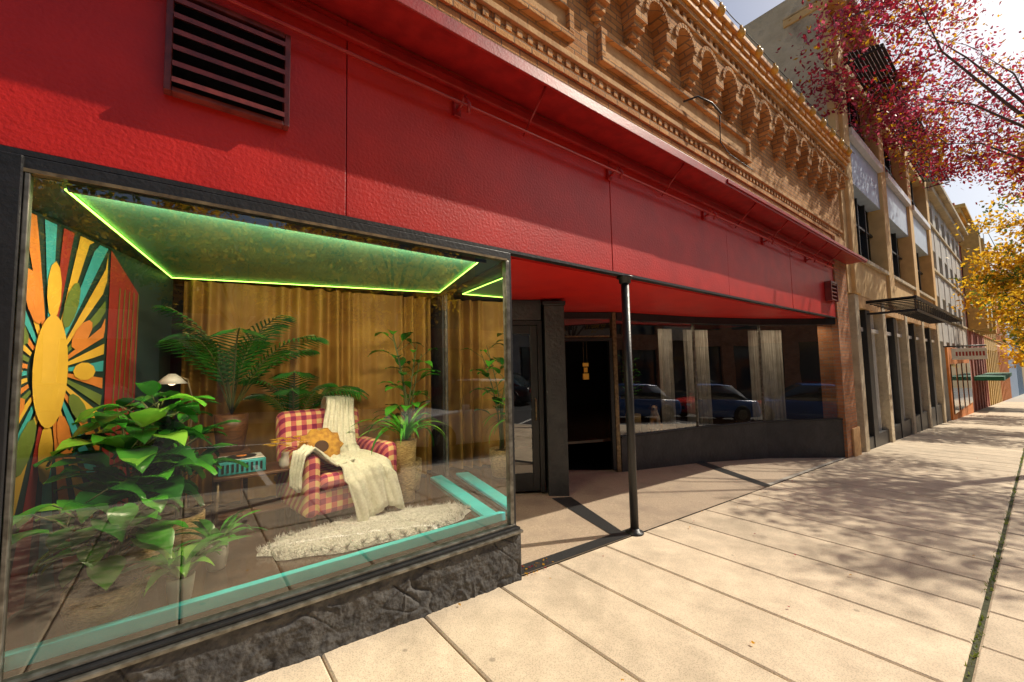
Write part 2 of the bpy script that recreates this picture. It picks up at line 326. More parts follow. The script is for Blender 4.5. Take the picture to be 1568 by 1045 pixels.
def arcade():
    bm=bmesh.new();W=.60;r=.19;zt=5.76;zs=5.50;y0,y1=-.19,-.002
    x=XL+.2
    while x+W<XE-.1:
        cx=x+W/2;inner=[(x,zs),(cx-r,zs)]
        for k in range(1,10):
            t=math.pi-math.pi*k/10;inner.append((cx+r*math.cos(t),zs+r*math.sin(t)))
        inner+=[(cx+r,zs),(x+W,zs)]
        fr=[bm.verts.new((p[0],y0,p[1])) for p in inner];bk=[bm.verts.new((p[0],y1,p[1])) for p in inner]
        ft=[bm.verts.new((p[0],y0,zt)) for p in inner];bt=[bm.verts.new((p[0],y1,zt)) for p in inner]
        for i in range(len(inner)-1):
            if abs(inner[i][0]-inner[i+1][0])>1e-6: bm.faces.new([fr[i],fr[i+1],ft[i+1],ft[i]]);bm.faces.new([ft[i],ft[i+1],bt[i+1],bt[i]])
            bm.faces.new([fr[i+1],fr[i],bk[i],bk[i+1]])
        for k in range(11):
            t0=math.pi*k/11+.03;t1=math.pi*(k+1)/11-.03
            pr=[(cx+rr*math.cos(t),zs+rr*math.sin(t)) for rr,t in ((r+.005,t0),(r+.06,t0),(r+.06,t1),(r+.005,t1))]
            a=[bm.verts.new((p[0],y0-.022,p[1])) for p in pr];b=[bm.verts.new((p[0],y0-.001,p[1])) for p in pr]
            bm.faces.new(a)
            for i in range(4): bm.faces.new([a[i],b[i],b[(i+1)%4],a[(i+1)%4]])
        for k,(z0,z1,dd,ww) in enumerate(((5.36,5.498,.185,.215),(5.28,5.358,.15,.19),(5.20,5.278,.105,.15),(5.14,5.198,.06,.11))):
            addbox(bm,x-ww/2,x+ww/2,-dd,-.002,z0,z1)
        x+=W
    bmesh.ops.recalc_face_normals(bm,faces=bm.faces)
    return from_bm('arcade_corbel_table',bm,M['brick'],B)
arcade()
box('arcade_cap',XL,XE+.02,-.22,-.002,5.764,5.81,M['brick'],B,.008)
L=[];x=XL
while x<XE-.05: L.append((x,x+.08,-.15,-.003,5.82,6.02));x+=.17
boxes('soldier_slots',L,M['brick'],B,.006)
box('corn1',XL,XE+.03,-.18,-.002,6.03,6.10,M['brick'],B,.006)
box('corn2',XL,XE+.06,-.21,-.002,6.105,6.19,M['terra'],B,.015)
box('corn3',XL,XE+.10,-.27,.36,6.305,6.42,M['terra'],B,.03)
L=[];x=XL
while x<XE: L.append((x,x+.26,-.235,-.003,6.20,6.30));x+=.30
boxes('cornice_blocks',L,M['terra'],B,.02)
SLg=group('string_lights')
cab=[];bm=bmesh.new();x=XL
while x<XE:
    bmesh.ops.create_uvsphere(bm,u_segments=12,v_segments=8,radius=.055,matrix=Matrix.Translation((x,-.34,6.23))@Matrix.Diagonal((1,1,1.3,1)))
    addbox(bm,x-.015,x+.015,-.355,-.325,6.29,6.34)
    cab+=[(x,-.34,6.345),(x+.15,-.34,6.325),(x+.3,-.34,6.32),(x+.45,-.34,6.325)];x+=.6
from_bm('bulbs',bm,M['amber'],SLg,True);tube('cable',cab,.006,M['black'],SLg,5)
prism('brick_pier',[(XR,-.03),(XE,-.03),(XE,.35),(XR,.35)],-.9,3.83,M['brick2'],B)
prism('pier_base',[(XR+.35,-.07),(XE+.003,-.07),(XE+.003,-.031),(XR+.35,-.031)],-.9,.15,M['stone'],B,.01)
prism('pier_cap',[(XR+.1,-.06),(XE+.003,-.06),(XE+.003,-.002),(XR+.1,-.002)],3.90,4.35,M['stone'],B,.01)
tube('lamp_arm',[(4.9,-.03,4.95),(5.05,-.14,5.02),(5.3,-.20,5.0),(5.5,-.22,4.92)],.012,M['black'],B)
tube('lamp_cable',[(5.5,-.2,4.90),(5.8,-.06,4.70),(6.1,-.05,4.62),(6.9,-.045,4.62)],.007,M['black'],B)

box('left_pier',XL,-.66,-.01,.3,-.4,2.52,M['redsm'],B)
def stucco_base():
    nx,nz=520,80;x0,x1,z0,z1=-.655,2.045,-.12,.325
    vs=[];fs=[]
    for j in range(nz+1):
        for i in range(nx+1):
            x=x0+(x1-x0)*i/nx;z=z0+(z1-z0)*j/nz
            p=Vector((x*4+z*3,z*4-x*1.5,1.3));w=noise.noise_vector(p*.8)*.7
            a1=abs(noise.noise(Vector((x*5+z*6,z*2.4-x*1.0,0))+w));m1=max(0,noise.noise(Vector((x*3,z*4,9)))+.15)
            crack=-.030*max(0,1-a1*14)*m1
            ridge=.016*max(0,1-abs(noise.noise(Vector((x*7-z*5,z*5+x*2,4))+w*1.3))*7)*max(0,noise.noise(Vector((x*4,z*4,21)))+.2)
            h=.012*noise.noise(p*1.3)+crack+ridge+.006*noise.noise(Vector((x*22,z*22,0)))+.0035*noise.noise(Vector((x*60,z*60,0)))
            e=min(1,(z1-z)/.02);vs.append((x,-.052-h*e,z))
    for j in range(nz):
        for i in range(nx):
            a=j*(nx+1)+i;fs.append((a,a+1,a+nx+2,a+nx+1))
    me=bpy.data.meshes.new('window_base_stucco');me.from_pydata(vs,[],fs);mkobj('window_base_stucco',me,M['bstuc'],B,True)
stucco_base()
prism('window_base',[(-.655,-.03),(2.042,-.03),(2.06,.08),(-.655,.08)],-.3,.325,M['bstuc'],B)
prism('window_base_end',[(2.046,-.052),(2.055,-.052),(2.068,.07),(2.058,.07)],-.3,.325,M['bstuc'],B)
prism('side_window_base',[(2.02,.0),(2.06,.0),(2.38,1.6),(2.30,1.6)],-.3,.324,M['bstuc'],B)
box('sill',-.655,2.06,-.08,.05,.327,.347,M['alu'],B,.004)
box('sill_mid',-.655,2.05,-.055,.05,.348,.366,M['black'],B,.004)
box('sill_upper',-.60,2.03,-.025,.04,.368,.385,M['alu'],B,.004)
box('head_frame',-.60,2.03,-.015,.035,2.455,2.522,M['black'],B,.004)
box('head_strip',-.57,2.0,-.022,-.016,2.452,2.468,M['brass'],B)
box('post_left',-.655,-.565,-.03,.06,.387,2.52,M['black'],B,.006)
box('post_left_trim',-.562,-.545,-.02,.03,.387,2.45,M['alu'],B,.003)
box('post_right',1.985,2.02,-.02,.03,.387,2.453,M['alu'],B,.004)
box('post_right_outer',2.022,2.045,-.012,.022,.367,2.52,M['black'],B,.003)
pane('front_glass',(-.545,.005),(1.985,.005),.386,2.454,M['glass'],B)
pane('side_glass',(2.03,.04),(2.33,1.58),.386,2.454,M['glass3'],B)
seg('side_sill',(2.03,.05),(2.33,1.58),.327,.384,.05,M['alu'],B)
seg('side_head',(2.03,.05),(2.33,1.58),2.455,2.52,.05,M['black'],B)
box('side_post',2.32,2.345,1.585,1.61,.0,2.52,M['alu'],B)
# display interior
D=group('window_display_room')
fl=[(-.85,.051),(2.0,.051),(2.28,1.56),(2.29,2.3),(-.1,2.3)]
prism('display_floor',fl,.33,.40,M['floor'],D)
def sheetp(name,poly,z,m,par): 
    me=bpy.data.meshes.new(name);me.from_pydata([(p[0],p[1],z) for p in poly],[],[tuple(range(len(poly)))]);return mkobj(name,me,m,par)
prism('teal_border_front',[(-.85,.052),(1.99,.052),(1.97,.10),(-.85,.10)],.401,.465,M['teal'],D,.004)
prism('teal_border_side',[(1.86,.101),(1.98,.101),(2.24,1.55),(2.10,1.55)],.401,.43,M['teal'],D,.004)
prism('ceiling',[(-.85,.052),(2.02,.052),(2.31,1.58),(2.31,2.3),(-.1,2.3)],2.46,2.50,M['dgreen'],D)
cp=[(-.46,.09),(-.13,2.03),(2.16,1.42),(1.80,.09)]
sheetp('ceiling_panel',cp,2.452,M['tealc'],D)
for i in range(3):
    a=Vector((*cp[i],2.44));b=Vector((*cp[(i+1)%4],2.44))
    tube('led_strip_%d'%i,[a,b],.005,M['led'],D,6)
box('light_bar_housing',-.45,1.85,.052,.078,2.425,2.452,M['black'],D,.003)  # invented housing to go with the added fill light
al=bpy.data.lights.new('display_light','AREA');al.shape='RECTANGLE';al.size=2.2;al.size_y=.03;al.energy=50;al.color=(1,.84,.56)  # added fill light to brighten the display interior, not a known fixture
ao=bpy.data.objects.new('display_light',al);COL.objects.link(ao);ao.location=(.70,.085,2.425);ao.rotation_euler=Vector((0,-.60,1)).to_track_quat('Z','Y').to_euler();ao.parent=D
LW=[(-.86,.055),(-.62,.7),(-.12,2.12)]
seg('left_wall_a',LW[0],LW[1],.40,2.46,.03,M['dgreen'],D,off=.016)
seg('left_wall_b',LW[1],LW[2],.40,2.46,.03,M['dgreen'],D,off=.016)
def wallpt(s,z,lift):
    a=Vector(LW[0]);b=Vector(LW[1]);c=Vector(LW[2]);l1=(b-a).length
    if s<l1: p=a+(b-a).normalized()*s;n=(b-a).normalized()
    else: p=b+(c-b).normalized()*(s-l1);n=(c-b).normalized()
    nn=Vector((n.y,-n.x));q=p+nn*lift;return (q.x,q.y,z)
mur=group('sunburst_mural')
def mpoly(name,pts,lift,m):
    pts=[(max(.02,min(2.15,s)),max(.42,min(2.44,z))) for s,z in pts]
    me=bpy.data.meshes.new(name);me.from_pydata([wallpt(s,z,lift) for s,z in pts],[],[tuple(range(len(pts)))]);mkobj(name,me,M[m],mur)
cs,cz=.74,1.62;SM=1.22
cols=['mteal','yellow','orange','mgreen','yellow','mteal','yellow','dred','mteal','orange','yellow','mteal','orange','yellow','mgreen','orange']
for k in range(32):
    a=2*math.pi*k/32;b=a+2*math.pi/32*.62;RR=1.1;n=8
    for i in range(n):
        r0=.15+(RR-.15)*i/n;r1=.15+(RR-.15)*(i+1)/n
        q=[(cs+r0*math.cos(a),cz+r0*1.15*math.sin(a)),(cs+r1*math.cos(a),cz+r1*1.15*math.sin(a)),(cs+r1*math.cos(b),cz+r1*1.15*math.sin(b)),(cs+r0*math.cos(b),cz+r0*1.15*math.sin(b))]
        if all(x[0]<.02 or x[0]>SM-.02 for x in q) or all(x[1]<.42 for x in q) or all(x[1]>2.44 for x in q): continue
        q=[(min(x[0],SM),x[1]) for x in q]
        mpoly('ray_%d_%d'%(k,i),q,.006,cols[k%16])
for k in range(12):
    a=2*math.pi*k/12;pp=[]
    for t in range(10):
        u=2*math.pi*t/10;rr=.36+.13*math.cos(u);ww=.055*math.sin(u);pp.append((cs+rr*.8*math.cos(a)-ww*math.sin(a),cz+rr*1.25*math.sin(a)+ww*math.cos(a)))
    mpoly('petal_%d'%k,pp,.011,['yellow','orange','mgreen'][k%3])
mpoly('sun_disc',[(cs+.13*math.cos(t*math.pi/16),cz+.31*math.sin(t*math.pi/16)) for t in range(32)],.016,'yellow')
mpoly('red_panel',[(SM+.03,.42),(SM+.4,.42),(SM+.4,2.2),(SM+.03,2.44)],.006,'dred')
for k in range(5):
    s=SM+.08+k*.06;mpoly('vine_%d'%k,[(s,.45),(s+.012,.45),(s+.06+.01,2.2),(s+.06,2.2)],.010,'mgreen')
def curtain(name,p0,p1,z0,z1,m,par,folds=22,amp=.045,nx=260):
    bm=bmesh.new();p0=Vector(p0);p1=Vector(p1);d=(p1-p0);n=Vector((-d.y,d.x)).normalized();rows=[]
    ph=[random.uniform(0,6) for _ in range(4)]
    for j in range(9):
        v=j/8;z=z0+(z1-z0)*v;row=[]
        for i in range(nx):
            t=i/(nx-1);w=math.sin(t*folds*6.283+2.2*math.sin(t*7+ph[0]+v*.5)+1.3*math.sin(t*23+ph[3]))*amp*(.5+.5*math.sin(t*13+ph[1]))*(1.15-.4*v)+.012*math.sin(t*90+ph[2]+v*1.5)
            q=p0+d*t+n*w;row.append(bm.verts.new((q.x,q.y,z)))
        rows.append(row)
    for a,b in zip(rows,rows[1:]):
        for i in range(nx-1): bm.faces.new([a[i],a[i+1],b[i+1],b[i]]).smooth=True
    return from_bm(name,bm,m,par)
curtain('display_curtain',(-.05,2.08),(2.27,1.80),.42,2.44,M['curtain'],D,15,.085,420)
# ------------------------------------------------------------ recess / entrance
R=group('recessed_entrance');R.parent=B
wall=[(2.33,1.62),(2.45,2.15),(2.98,2.10)]
for i in range(2): seg('rwall_%d'%i,wall[i],wall[i+1],-.3,2.53,.05,M['blackw'],R)
floorpoly=[(2.06,-.003),(11.0,-.003),(11.0,.1),(9.4,1.1),(7.8,1.6),(5.75,2.1),(5.0,2.6),(2.3,2.4)]
me=bpy.data.meshes.new('entry_floor');me.from_pydata([(x,y,g(x)+.004) for x,y in floorpoly],[],[tuple(range(len(floorpoly)))]);mkobj('entry_floor',me,M['rfloor'],R)
def strip(name,poly,dz,m): me=bpy.data.meshes.new(name);me.from_pydata([(x,y,g(x)+dz) for x,y in poly],[],[tuple(range(len(poly)))]);mkobj(name,me,m,R)
strip('granite_strip_front',[(2.06,.0),(3.7,.0),(3.7,.13),(2.08,.13)],.009,M['granite'])
strip('granite_strip_a',[(3.35,.131),(3.52,.131),(4.0,1.3),(3.75,1.4)],.009,M['granite'])
strip('granite_strip_b',[(6.75,.0),(6.95,.0),(7.9,1.5),(7.65,1.58)],.009,M['granite'])
strip('granite_strip_c',[(6.96,.0),(10.9,.0),(10.9,.06),(6.99,.06)],.008,M['curbm'])
prism('soffit',[(2.06,.151),(10.95,.151),(10.95,2.9),(2.06,2.9)],2.535,2.56,M['redsof'],R)
def door(name,p0,p1,ztop,par,leaf=True):
    G=group(name);G.parent=par;d=(Vector(p1)-Vector(p0));l=d.length;d.normalize()
    q=lambda s:(p0[0]+d.x*s,p0[1]+d.y*s)
    z0=g(p0[0])
    seg('frame_l',q(0),q(.06),z0,ztop+.06,.08,M['black'],G);seg('frame_r',q(l-.06),q(l),z0,ztop+.06,.08,M['black'],G)
    seg('frame_top',q(.061),q(l-.061),ztop,ztop+.06,.078,M['black'],G)
    if not leaf:   # leaf swung open inwards, hinged on the left jamb
        n=Vector((-d.y,d.x));h=Vector(q(.065));e=h+(n*.97+d*.12)*.8
        dd=(e-h).normalized();qq=lambda s:(h.x+dd.x*s,h.y+dd.y*s)
        seg('stile_l',qq(.0),qq(.1),z0+.02,ztop-.005,.045,M['black'],G);seg('stile_r',qq(.7),qq(.8),z0+.02,ztop-.005,.045,M['black'],G)
        seg('rail_b',qq(.101),qq(.699),z0+.02,z0+.25,.043,M['black'],G);seg('rail_t',qq(.101),qq(.699),ztop-.12,ztop-.005,.043,M['black'],G)
        return G
    seg('stile_l',q(.065),q(.16),z0+.02,ztop-.005,.045,M['black'],G,bw=.004);seg('stile_r',q(l-.16),q(l-.065),z0+.02,ztop-.005,.045,M['black'],G,bw=.004)
    seg('rail_b',q(.161),q(l-.161),z0+.02,z0+.25,.043,M['black'],G,bw=.004);seg('rail_t',q(.161),q(l-.161),ztop-.12,ztop-.005,.043,M['black'],G,bw=.004)
    pane('door_glass',q(.161),q(l-.161),z0+.25,ztop-.12,M['glass2'],G)
    n=Vector((-d.y,d.x))
    s=l-.11;a=Vector(q(s))-n*.07
    tube('pull',[(q(s)[0],q(s)[1],z0+.95),(a.x,a.y,z0+.97),(a.x,a.y,z0+1.23),(q(s)[0],q(s)[1],z0+1.25)],.011,M['brass'],G)
    return G
door('glass_door',(2.99,2.10),(3.84,1.62),2.18,R)
seg('transom1',(2.99,2.10),(3.84,1.62),2.25,2.53,.05,M['blackw'],R)
prism('pilaster',[(3.80,1.50),(4.02,1.34),(4.20,1.56),(3.98,1.74)],-.3,2.44,M['blackw'],R,.01)
prism('pilaster_cap',[(3.77,1.50),(4.02,1.31),(4.23,1.56),(3.98,1.77)],2.441,2.50,M['black'],R,.01)
seg('rwall_2',(4.15,1.65),(4.55,2.52),-.3,2.53,.06,M['blackw'],R)
door('entrance_door',(4.92,2.40),(5.76,1.93),2.03,R,False)
seg('door_side_panel',(4.55,2.56),(4.90,2.41),-.3,2.53,.06,M['blackw'],R)
pane('transom_glass',(4.95,2.38),(5.74,1.94),2.11,2.42,M['glass2'],R)
seg('transom_top',(4.92,2.40),(5.76,1.93),2.42,2.53,.08,M['black'],R)
seg('transom_bot',(4.96,2.378),(5.72,1.952),2.10,2.125,.06,M['brass'],R)
seg('jamb_trim',(5.765,1.927),(5.83,1.90),-.3,2.53,.09,M['brass'],R)
sg=group('hanging_sign')
boxes('sign_face',[(5.25,5.39,2.14,2.155,1.60,1.66),(5.28,5.36,2.14,2.155,1.50,1.58),(5.25,5.39,2.14,2.155,1.38,1.48)],M['yellow'],sg)
boxes('sign_chain',[(5.275,5.28,2.146,2.15,1.661,2.03),(5.36,5.365,2.146,2.15,1.661,2.03),(5.29,5.295,2.146,2.15,1.481,1.499),(5.345,5.35,2.146,2.15,1.481,1.499),(5.29,5.295,2.146,2.15,1.581,1.599),(5.345,5.35,2.146,2.15,1.581,1.599)],M['brass'],sg)
WW=[(5.84,1.90),(7.8,1.54),(9.45,.98),(10.95,.06)]
for i in range(3):
    a,b=WW[i],WW[i+1]
    seg('ww_base_%d'%i,a,b,-.8,.36,.10,M['blackw'],R)
    seg('ww_sill_%d'%i,a,b,.362,.40,.12,M['black'],R,bw=.004)
    seg('ww_head_%d'%i,a,b,2.40,2.53,.10,M['black'],R)
    pane('ww_glass_%d'%i,a,b,.40,2.40,M['glass2'],R)
    if i<2: prism('ww_mullion_%d'%i,[(b[0]-.02,b[1]-.02),(b[0]+.02,b[1]-.02),(b[0]+.02,b[1]+.02),(b[0]-.02,b[1]+.02)],.401,2.399,M['alu'],R)
    d=(Vector(b)-Vector(a));l=d.length;d.normalize();n=Vector((-d.y,d.x));c=(Vector(a)+Vector(b))/2+n*.075
    seg('light_bar_%d'%i,Vector(a)+n*.065+d*.2,Vector(b)+n*.065-d*.2,2.385,2.399,.02,M['black'],R)  # invented bar to go with the added fill light
    al=bpy.data.lights.new('window_light','AREA');al.shape='RECTANGLE';al.size=l-.5;al.size_y=.03;al.energy=4.5;al.color=(1,.82,.58)  # added fill light behind each window head, brightens curtains and dog
    ao=bpy.data.objects.new('window_light_%d'%i,al);COL.objects.link(ao);ao.location=(c.x,c.y,2.375);ao.parent=R
    zax=Vector((n.x*-.25,n.y*-.25,1)).normalized();xax=Vector((d.x,d.y,0));yax=zax.cross(xax);ao.rotation_euler=Matrix((xax,yax,zax)).transposed().to_euler()
prism('shop_floor',[(2.4,2.6),(4.5,2.6),(5.84,2.05),(7.8,1.65),(9.5,1.1),(10.95,.2),(11.7,.4),(11.7,7),(2.4,7)],.30,.34,M['floor'],B)
box('shop_back',XL,11.7,7,7.1,-.9,2.65,M['dark'],B);box('shop_ceiling',XL,11.7,2.92,7,2.6,2.65,M['dark'],B)
box('shop_right',11.7,11.79,.36,7,-.9,2.65,M['dark'],B)
box('shop_divider',2.36,2.42,2.2,7,-.5,2.6,M['dark'],B)
box('shop_back2',-.8,2.36,2.45,2.55,0,2.6,M['dark'],B)
curtain('shop_curtain_a',(7.40,2.05),(7.78,1.98),.35,2.33,M['gcurtain'],B,4,.045,80)
curtain('shop_curtain_b',(8.1,1.92),(8.7,1.72),.35,2.33,M['gcurtain'],B,6,.045,80)
curtain('shop_curtain_c',(9.8,1.32),(10.5,.90),.35,2.33,M['gcurtain'],B,7,.045,80)
P=group('support_pole')
tube('shaft',[(3.59,.02,-.1),(3.59,.02,2.46)],.042,M['black'],P,20)
lathe('collar',[(.042,0),(.06,.01),(.06,.05),(.085,.06),(.085,.073)],(3.59,.02,2.45),M['black'],P,20)
lathe('foot',[(.09,0),(.09,.012),(.055,.02),(.045,.05)],(3.59,.02,g(3.59)+.005),M['black'],P,20)

# ------------------------------------------------------------ plants
def blade(bm,o,az,p0,length,width,droop,mi=0,n=7,fold=.25):
    p=Vector(o);h=Vector((math.cos(az),math.sin(az),0));s=Vector((-math.sin(az),math.cos(az),0));prev=None
    for i in range(n+1):
        t=i/n;pt=p0-droop*t
        d=h*math.cos(pt)+Vector((0,0,1))*math.sin(pt);up=-h*math.sin(pt)+Vector((0,0,1))*math.cos(pt)
        w=width*.5*max(.02,math.sin(math.pi*min(1,(t*.96+.04))**.85))
        wob=.06*width*math.sin(t*9+az*3)
        c=bm.verts.new(p);l=bm.verts.new(p+s*w+up*(w*fold+wob));r=bm.verts.new(p-s*w+up*(w*fold-wob))
        if prev:
            f=bm.faces.new([prev[0],c,l,prev[1]]);f.smooth=True;f.material_index=mi
            f=bm.faces.new([prev[2],r,c,prev[0]]);f.smooth=True;f.material_index=mi
        prev=(c,l,r);p=p+d*(length/n)
def leafy(name,base,stems,n,H,L,W,mats,spread=.12,zfrac=.25,droop=1.2,seed=1,pet=.10,p0=(.2,.9)):
    rnd=random.Random(seed);G=group(name);bm=bmesh.new();sb=bmesh.new()
    for s in range(stems):
        a=rnd.uniform(0,6.28);sx=base[0]+rnd.uniform(-.03,.03);sy=base[1]+rnd.uniform(-.03,.03);tx=math.cos(a)*spread*rnd.uniform(.3,1);ty=math.sin(a)*spread*rnd.uniform(.3,1);hh=H*rnd.uniform(.75,1)
        f=lambda t:Vector((sx+tx*t*t,sy+ty*t*t,base[2]+hh*t))
        tube('',[f(t/6) for t in range(7)],[.012-.0012*t for t in range(7)],None,bm=sb,n=6)
        for k in range(n):
            t=zfrac+(1-zfrac)*(k+.5)/n;az=k*2.4+rnd.uniform(-.4,.4)+s;q=f(t);e=q+Vector((math.cos(az),math.sin(az),.7))*pet*rnd.uniform(.6,1.2)
            l=L*rnd.uniform(.7,1.1)*(1.1-.3*t)
            if e.y+math.sin(az)*l*.7<.06: az=-az;e=q+Vector((math.cos(az),math.sin(az),.7))*pet
            tube('',[q,e],.004,None,bm=sb,n=4)
            blade(bm,e,az,rnd.uniform(*p0),l,W*l/L,droop*rnd.uniform(.7,1.2),rnd.randrange(len(mats)))
    for v in bm.verts:
        if v.co.y<.03: v.co.y=.03+random.uniform(0,.01)
    from_bm('leaves',bm,mats,G);from_bm('stems',sb,M['stem'],G);return G
def rosette(name,base,n,L,W,mats,seed=1,droop=1.8,p0=(.8,1.4)):
    rnd=random.Random(seed);G=group(name);bm=bmesh.new()
    for k in range(n):
        az=k*2.4+rnd.uniform(-.3,.3);l=L*rnd.uniform(.6,1.1)
        blade(bm,(base[0]+.02*math.cos(az),base[1]+.02*math.sin(az),base[2]),az,rnd.uniform(*p0),l,W,droop*rnd.uniform(.6,1.2),rnd.randrange(len(mats)),n=9)
    for v in bm.verts:
        if v.co.y<.03: v.co.y=.03+random.uniform(0,.01)
    from_bm('leaves',bm,mats,G);return G
def palm(name,base,n,L,mats,seed=1,lean=1.3):
    rnd=random.Random(seed);G=group(name);bm=bmesh.new();sb=bmesh.new()
    for k in range(n):
        az=k*2.4+rnd.uniform(-.4,.4);pt=rnd.uniform(1.05,1.5);p=Vector(base);h=Vector((math.cos(az),math.sin(az),0));s=Vector((-math.sin(az),math.cos(az),0));pts=[];ln=L*rnd.uniform(.75,1.1)
        if p.y+h.y*ln*.5>2.0: h.y*=.3;h.normalize();s=Vector((-h.y,h.x,0))
        N=26
        for i in range(N):
            t=i/N;a=pt-lean*t*t;d=h*math.cos(a)+Vector((0,0,math.sin(a)));pts.append(p.copy())
            if t>.3:
                for sd in(1,-1):
                    ll=.24*ln*math.sin(math.pi*min(1,(t-.25)/.8))+.04
                    dd=(d*.75+s*sd*.8+Vector((0,0,-.15))).normalized();e=p+dd*ll;w=d*.008
                    vs=[bm.verts.new(p-w),bm.verts.new(p+w),bm.verts.new(p+dd*ll*.6+w*1.1-Vector((0,0,.01))),bm.verts.new(e-Vector((0,0,.05*ll/.2))),bm.verts.new(p+dd*ll*.6-w*1.1-Vector((0,0,.01)))]
                    f=bm.faces.new(vs);f.material_index=rnd.randrange(len(mats))
            p=p+d*ln/N
        tube('',pts[::4]+[pts[-1]],.006,None,bm=sb,n=5)
    from_bm('fronds',bm,mats,G);from_bm('stems',sb,M['stem'],G);return G
def rpot(par,loc,r,h,m,flare=1.25):
    lathe('pot',[(r*.7,0),(r*.8,.01),(r*flare*.8,h*.6),(r,h),(r*.92,h),(r*.88,h-.03)],loc,m,par)
    lathe('soil',[(r*.86,0),(r*.86,.005)],(loc[0],loc[1],loc[2]+h-.035),M['soil'],par)
FZ=.402
a=leafy('fiddle_leaf_plant',(-.22,.60,FZ+.25),4,13,.85,.32,.20,[M['leafG'],M['leafG'],M['leafV'],M['leafD']],spread=.22,seed=3,p0=(.0,.9));rpot(a,(-.22,.60,FZ),.14,.27,M['basket'])
a=leafy('rubber_plant',(-.02,.95,FZ+.25),3,12,.75,.30,.16,[M['leafD'],M['leafD'],M['leafG']],spread=.2,seed=5);rpot(a,(-.02,.95,FZ),.14,.27,M['basket'])
a=leafy('pothos_plant',(-.29,.27,FZ+.16),6,8,.42,.21,.145,[M['leafG'],M['leafV'],M['leafG'],M['leafD']],spread=.20,seed=9,p0=(-.2,.9));rpot(a,(-.29,.27,FZ+.001),.145,.18,M['basket'])
a=rosette('dracaena_plant',(.0,.26,FZ+.12),24,.34,.06,[M['leafG'],M['leafV'],M['leafG']],seed=2,droop=1.9);rpot(a,(.0,.26,FZ),.062,.13,M['white'],flare=1.15)
a=rosette('spider_plant',(.17,.58,FZ+.14),18,.30,.05,[M['leafG'],M['leafD']],seed=12);rpot(a,(.17,.58,FZ),.06,.14,M['white'])
def stand(par,x,y,h): boxes('stand',[(x-.13,x+.13,y-.13,y+.13,FZ+h-.045,FZ+h)]+[(x+a-.015,x+a+.015,y+b-.015,y+b+.015,FZ,FZ+h-.046) for a in(-.1,.1) for b in(-.1,.1)],M['wood'],par)
a=palm('parlor_palm',(.30,1.60,FZ+.85),13,1.0,[M['leafD'],M['leafD']],seed=4,lean=1.25);rpot(a,(.30,1.60,FZ+.55),.12,.3,M['wood']);stand(a,.30,1.60,.55)
a=palm('kentia_palm',(.78,1.66,FZ+.60),9,.85,[M['leafD'],M['leafD']],seed=8,lean=1.8);rpot(a,(.78,1.66,FZ+.25),.13,.35,M['basket']);stand(a,.78,1.66,.25)
a=leafy('monstera_plant',(1.75,1.35,FZ+.3),4,9,1.3,.24,.12,[M['leafD'],M['leafG']],spread=.25,seed=14);rpot(a,(1.75,1.35,FZ),.14,.3,M['basket'])
a=rosette('fern_plant',(1.60,1.05,FZ+.55),34,.55,.035,[M['leafG'],M['leafG'],M['leafV']],seed=15,droop=2.4);rpot(a,(1.60,1.05,FZ+.0),.10,.55,M['basket'],flare=1.1)
a=leafy('ficus_plant',(6.5,2.08,.7),4,12,1.1,.14,.06,[M['leafG'],M['leafG']],spread=.15,seed=21);rpot(a,(6.5,2.08,.345),.14,.36,M['basket'])
bm=bmesh.new();ring=[];N=48
for k in range(N):
    t=6.283*k/N;r=1+.10*noise.noise(Vector((math.cos(t)*2,math.sin(t)*2,3)))+.05*math.sin(k*5);ring.append((1.14+.74*r*math.cos(t),.52+.28*r*math.sin(t)-.08*math.cos(t)))
c=bm.verts.new((1.14,.52,FZ+.05))
rings=[]
for j,(s,z) in enumerate(((1,.004),(.97,.03),(.85,.045),(.5,.05))): rings.append([bm.verts.new((1.14+(x-1.14)*s,.52+(y-.52)*s,FZ+z+(random.uniform(-.008,.012) if j else 0))) for x,y in ring])
for a_,b_ in zip(rings,rings[1:]):
    for k in range(N): bm.faces.new([a_[k],a_[(k+1)%N],b_[(k+1)%N],b_[k]]).smooth=True
for k in range(N): bm.faces.new([rings[-1][k],rings[-1][(k+1)%N],c])
for k in range(7000):
    t=random.uniform(0,6.283);s=math.sqrt(random.random())*.99;i=int(t/6.283*N)%N;x=1.14+(ring[i][0]-1.14)*s;y=.52+(ring[i][1]-.52)*s;z=FZ+.03
    dx,dy=random.gauss(0,.018),random.gauss(0,.018);w=.003
    bm.faces.new([bm.verts.new((x-w,y,z)),bm.verts.new((x+w,y,z)),bm.verts.new((x+dx,y+dy,z+random.uniform(.015,.035)))])
from_bm('fur_rug',bm,M['fur'])
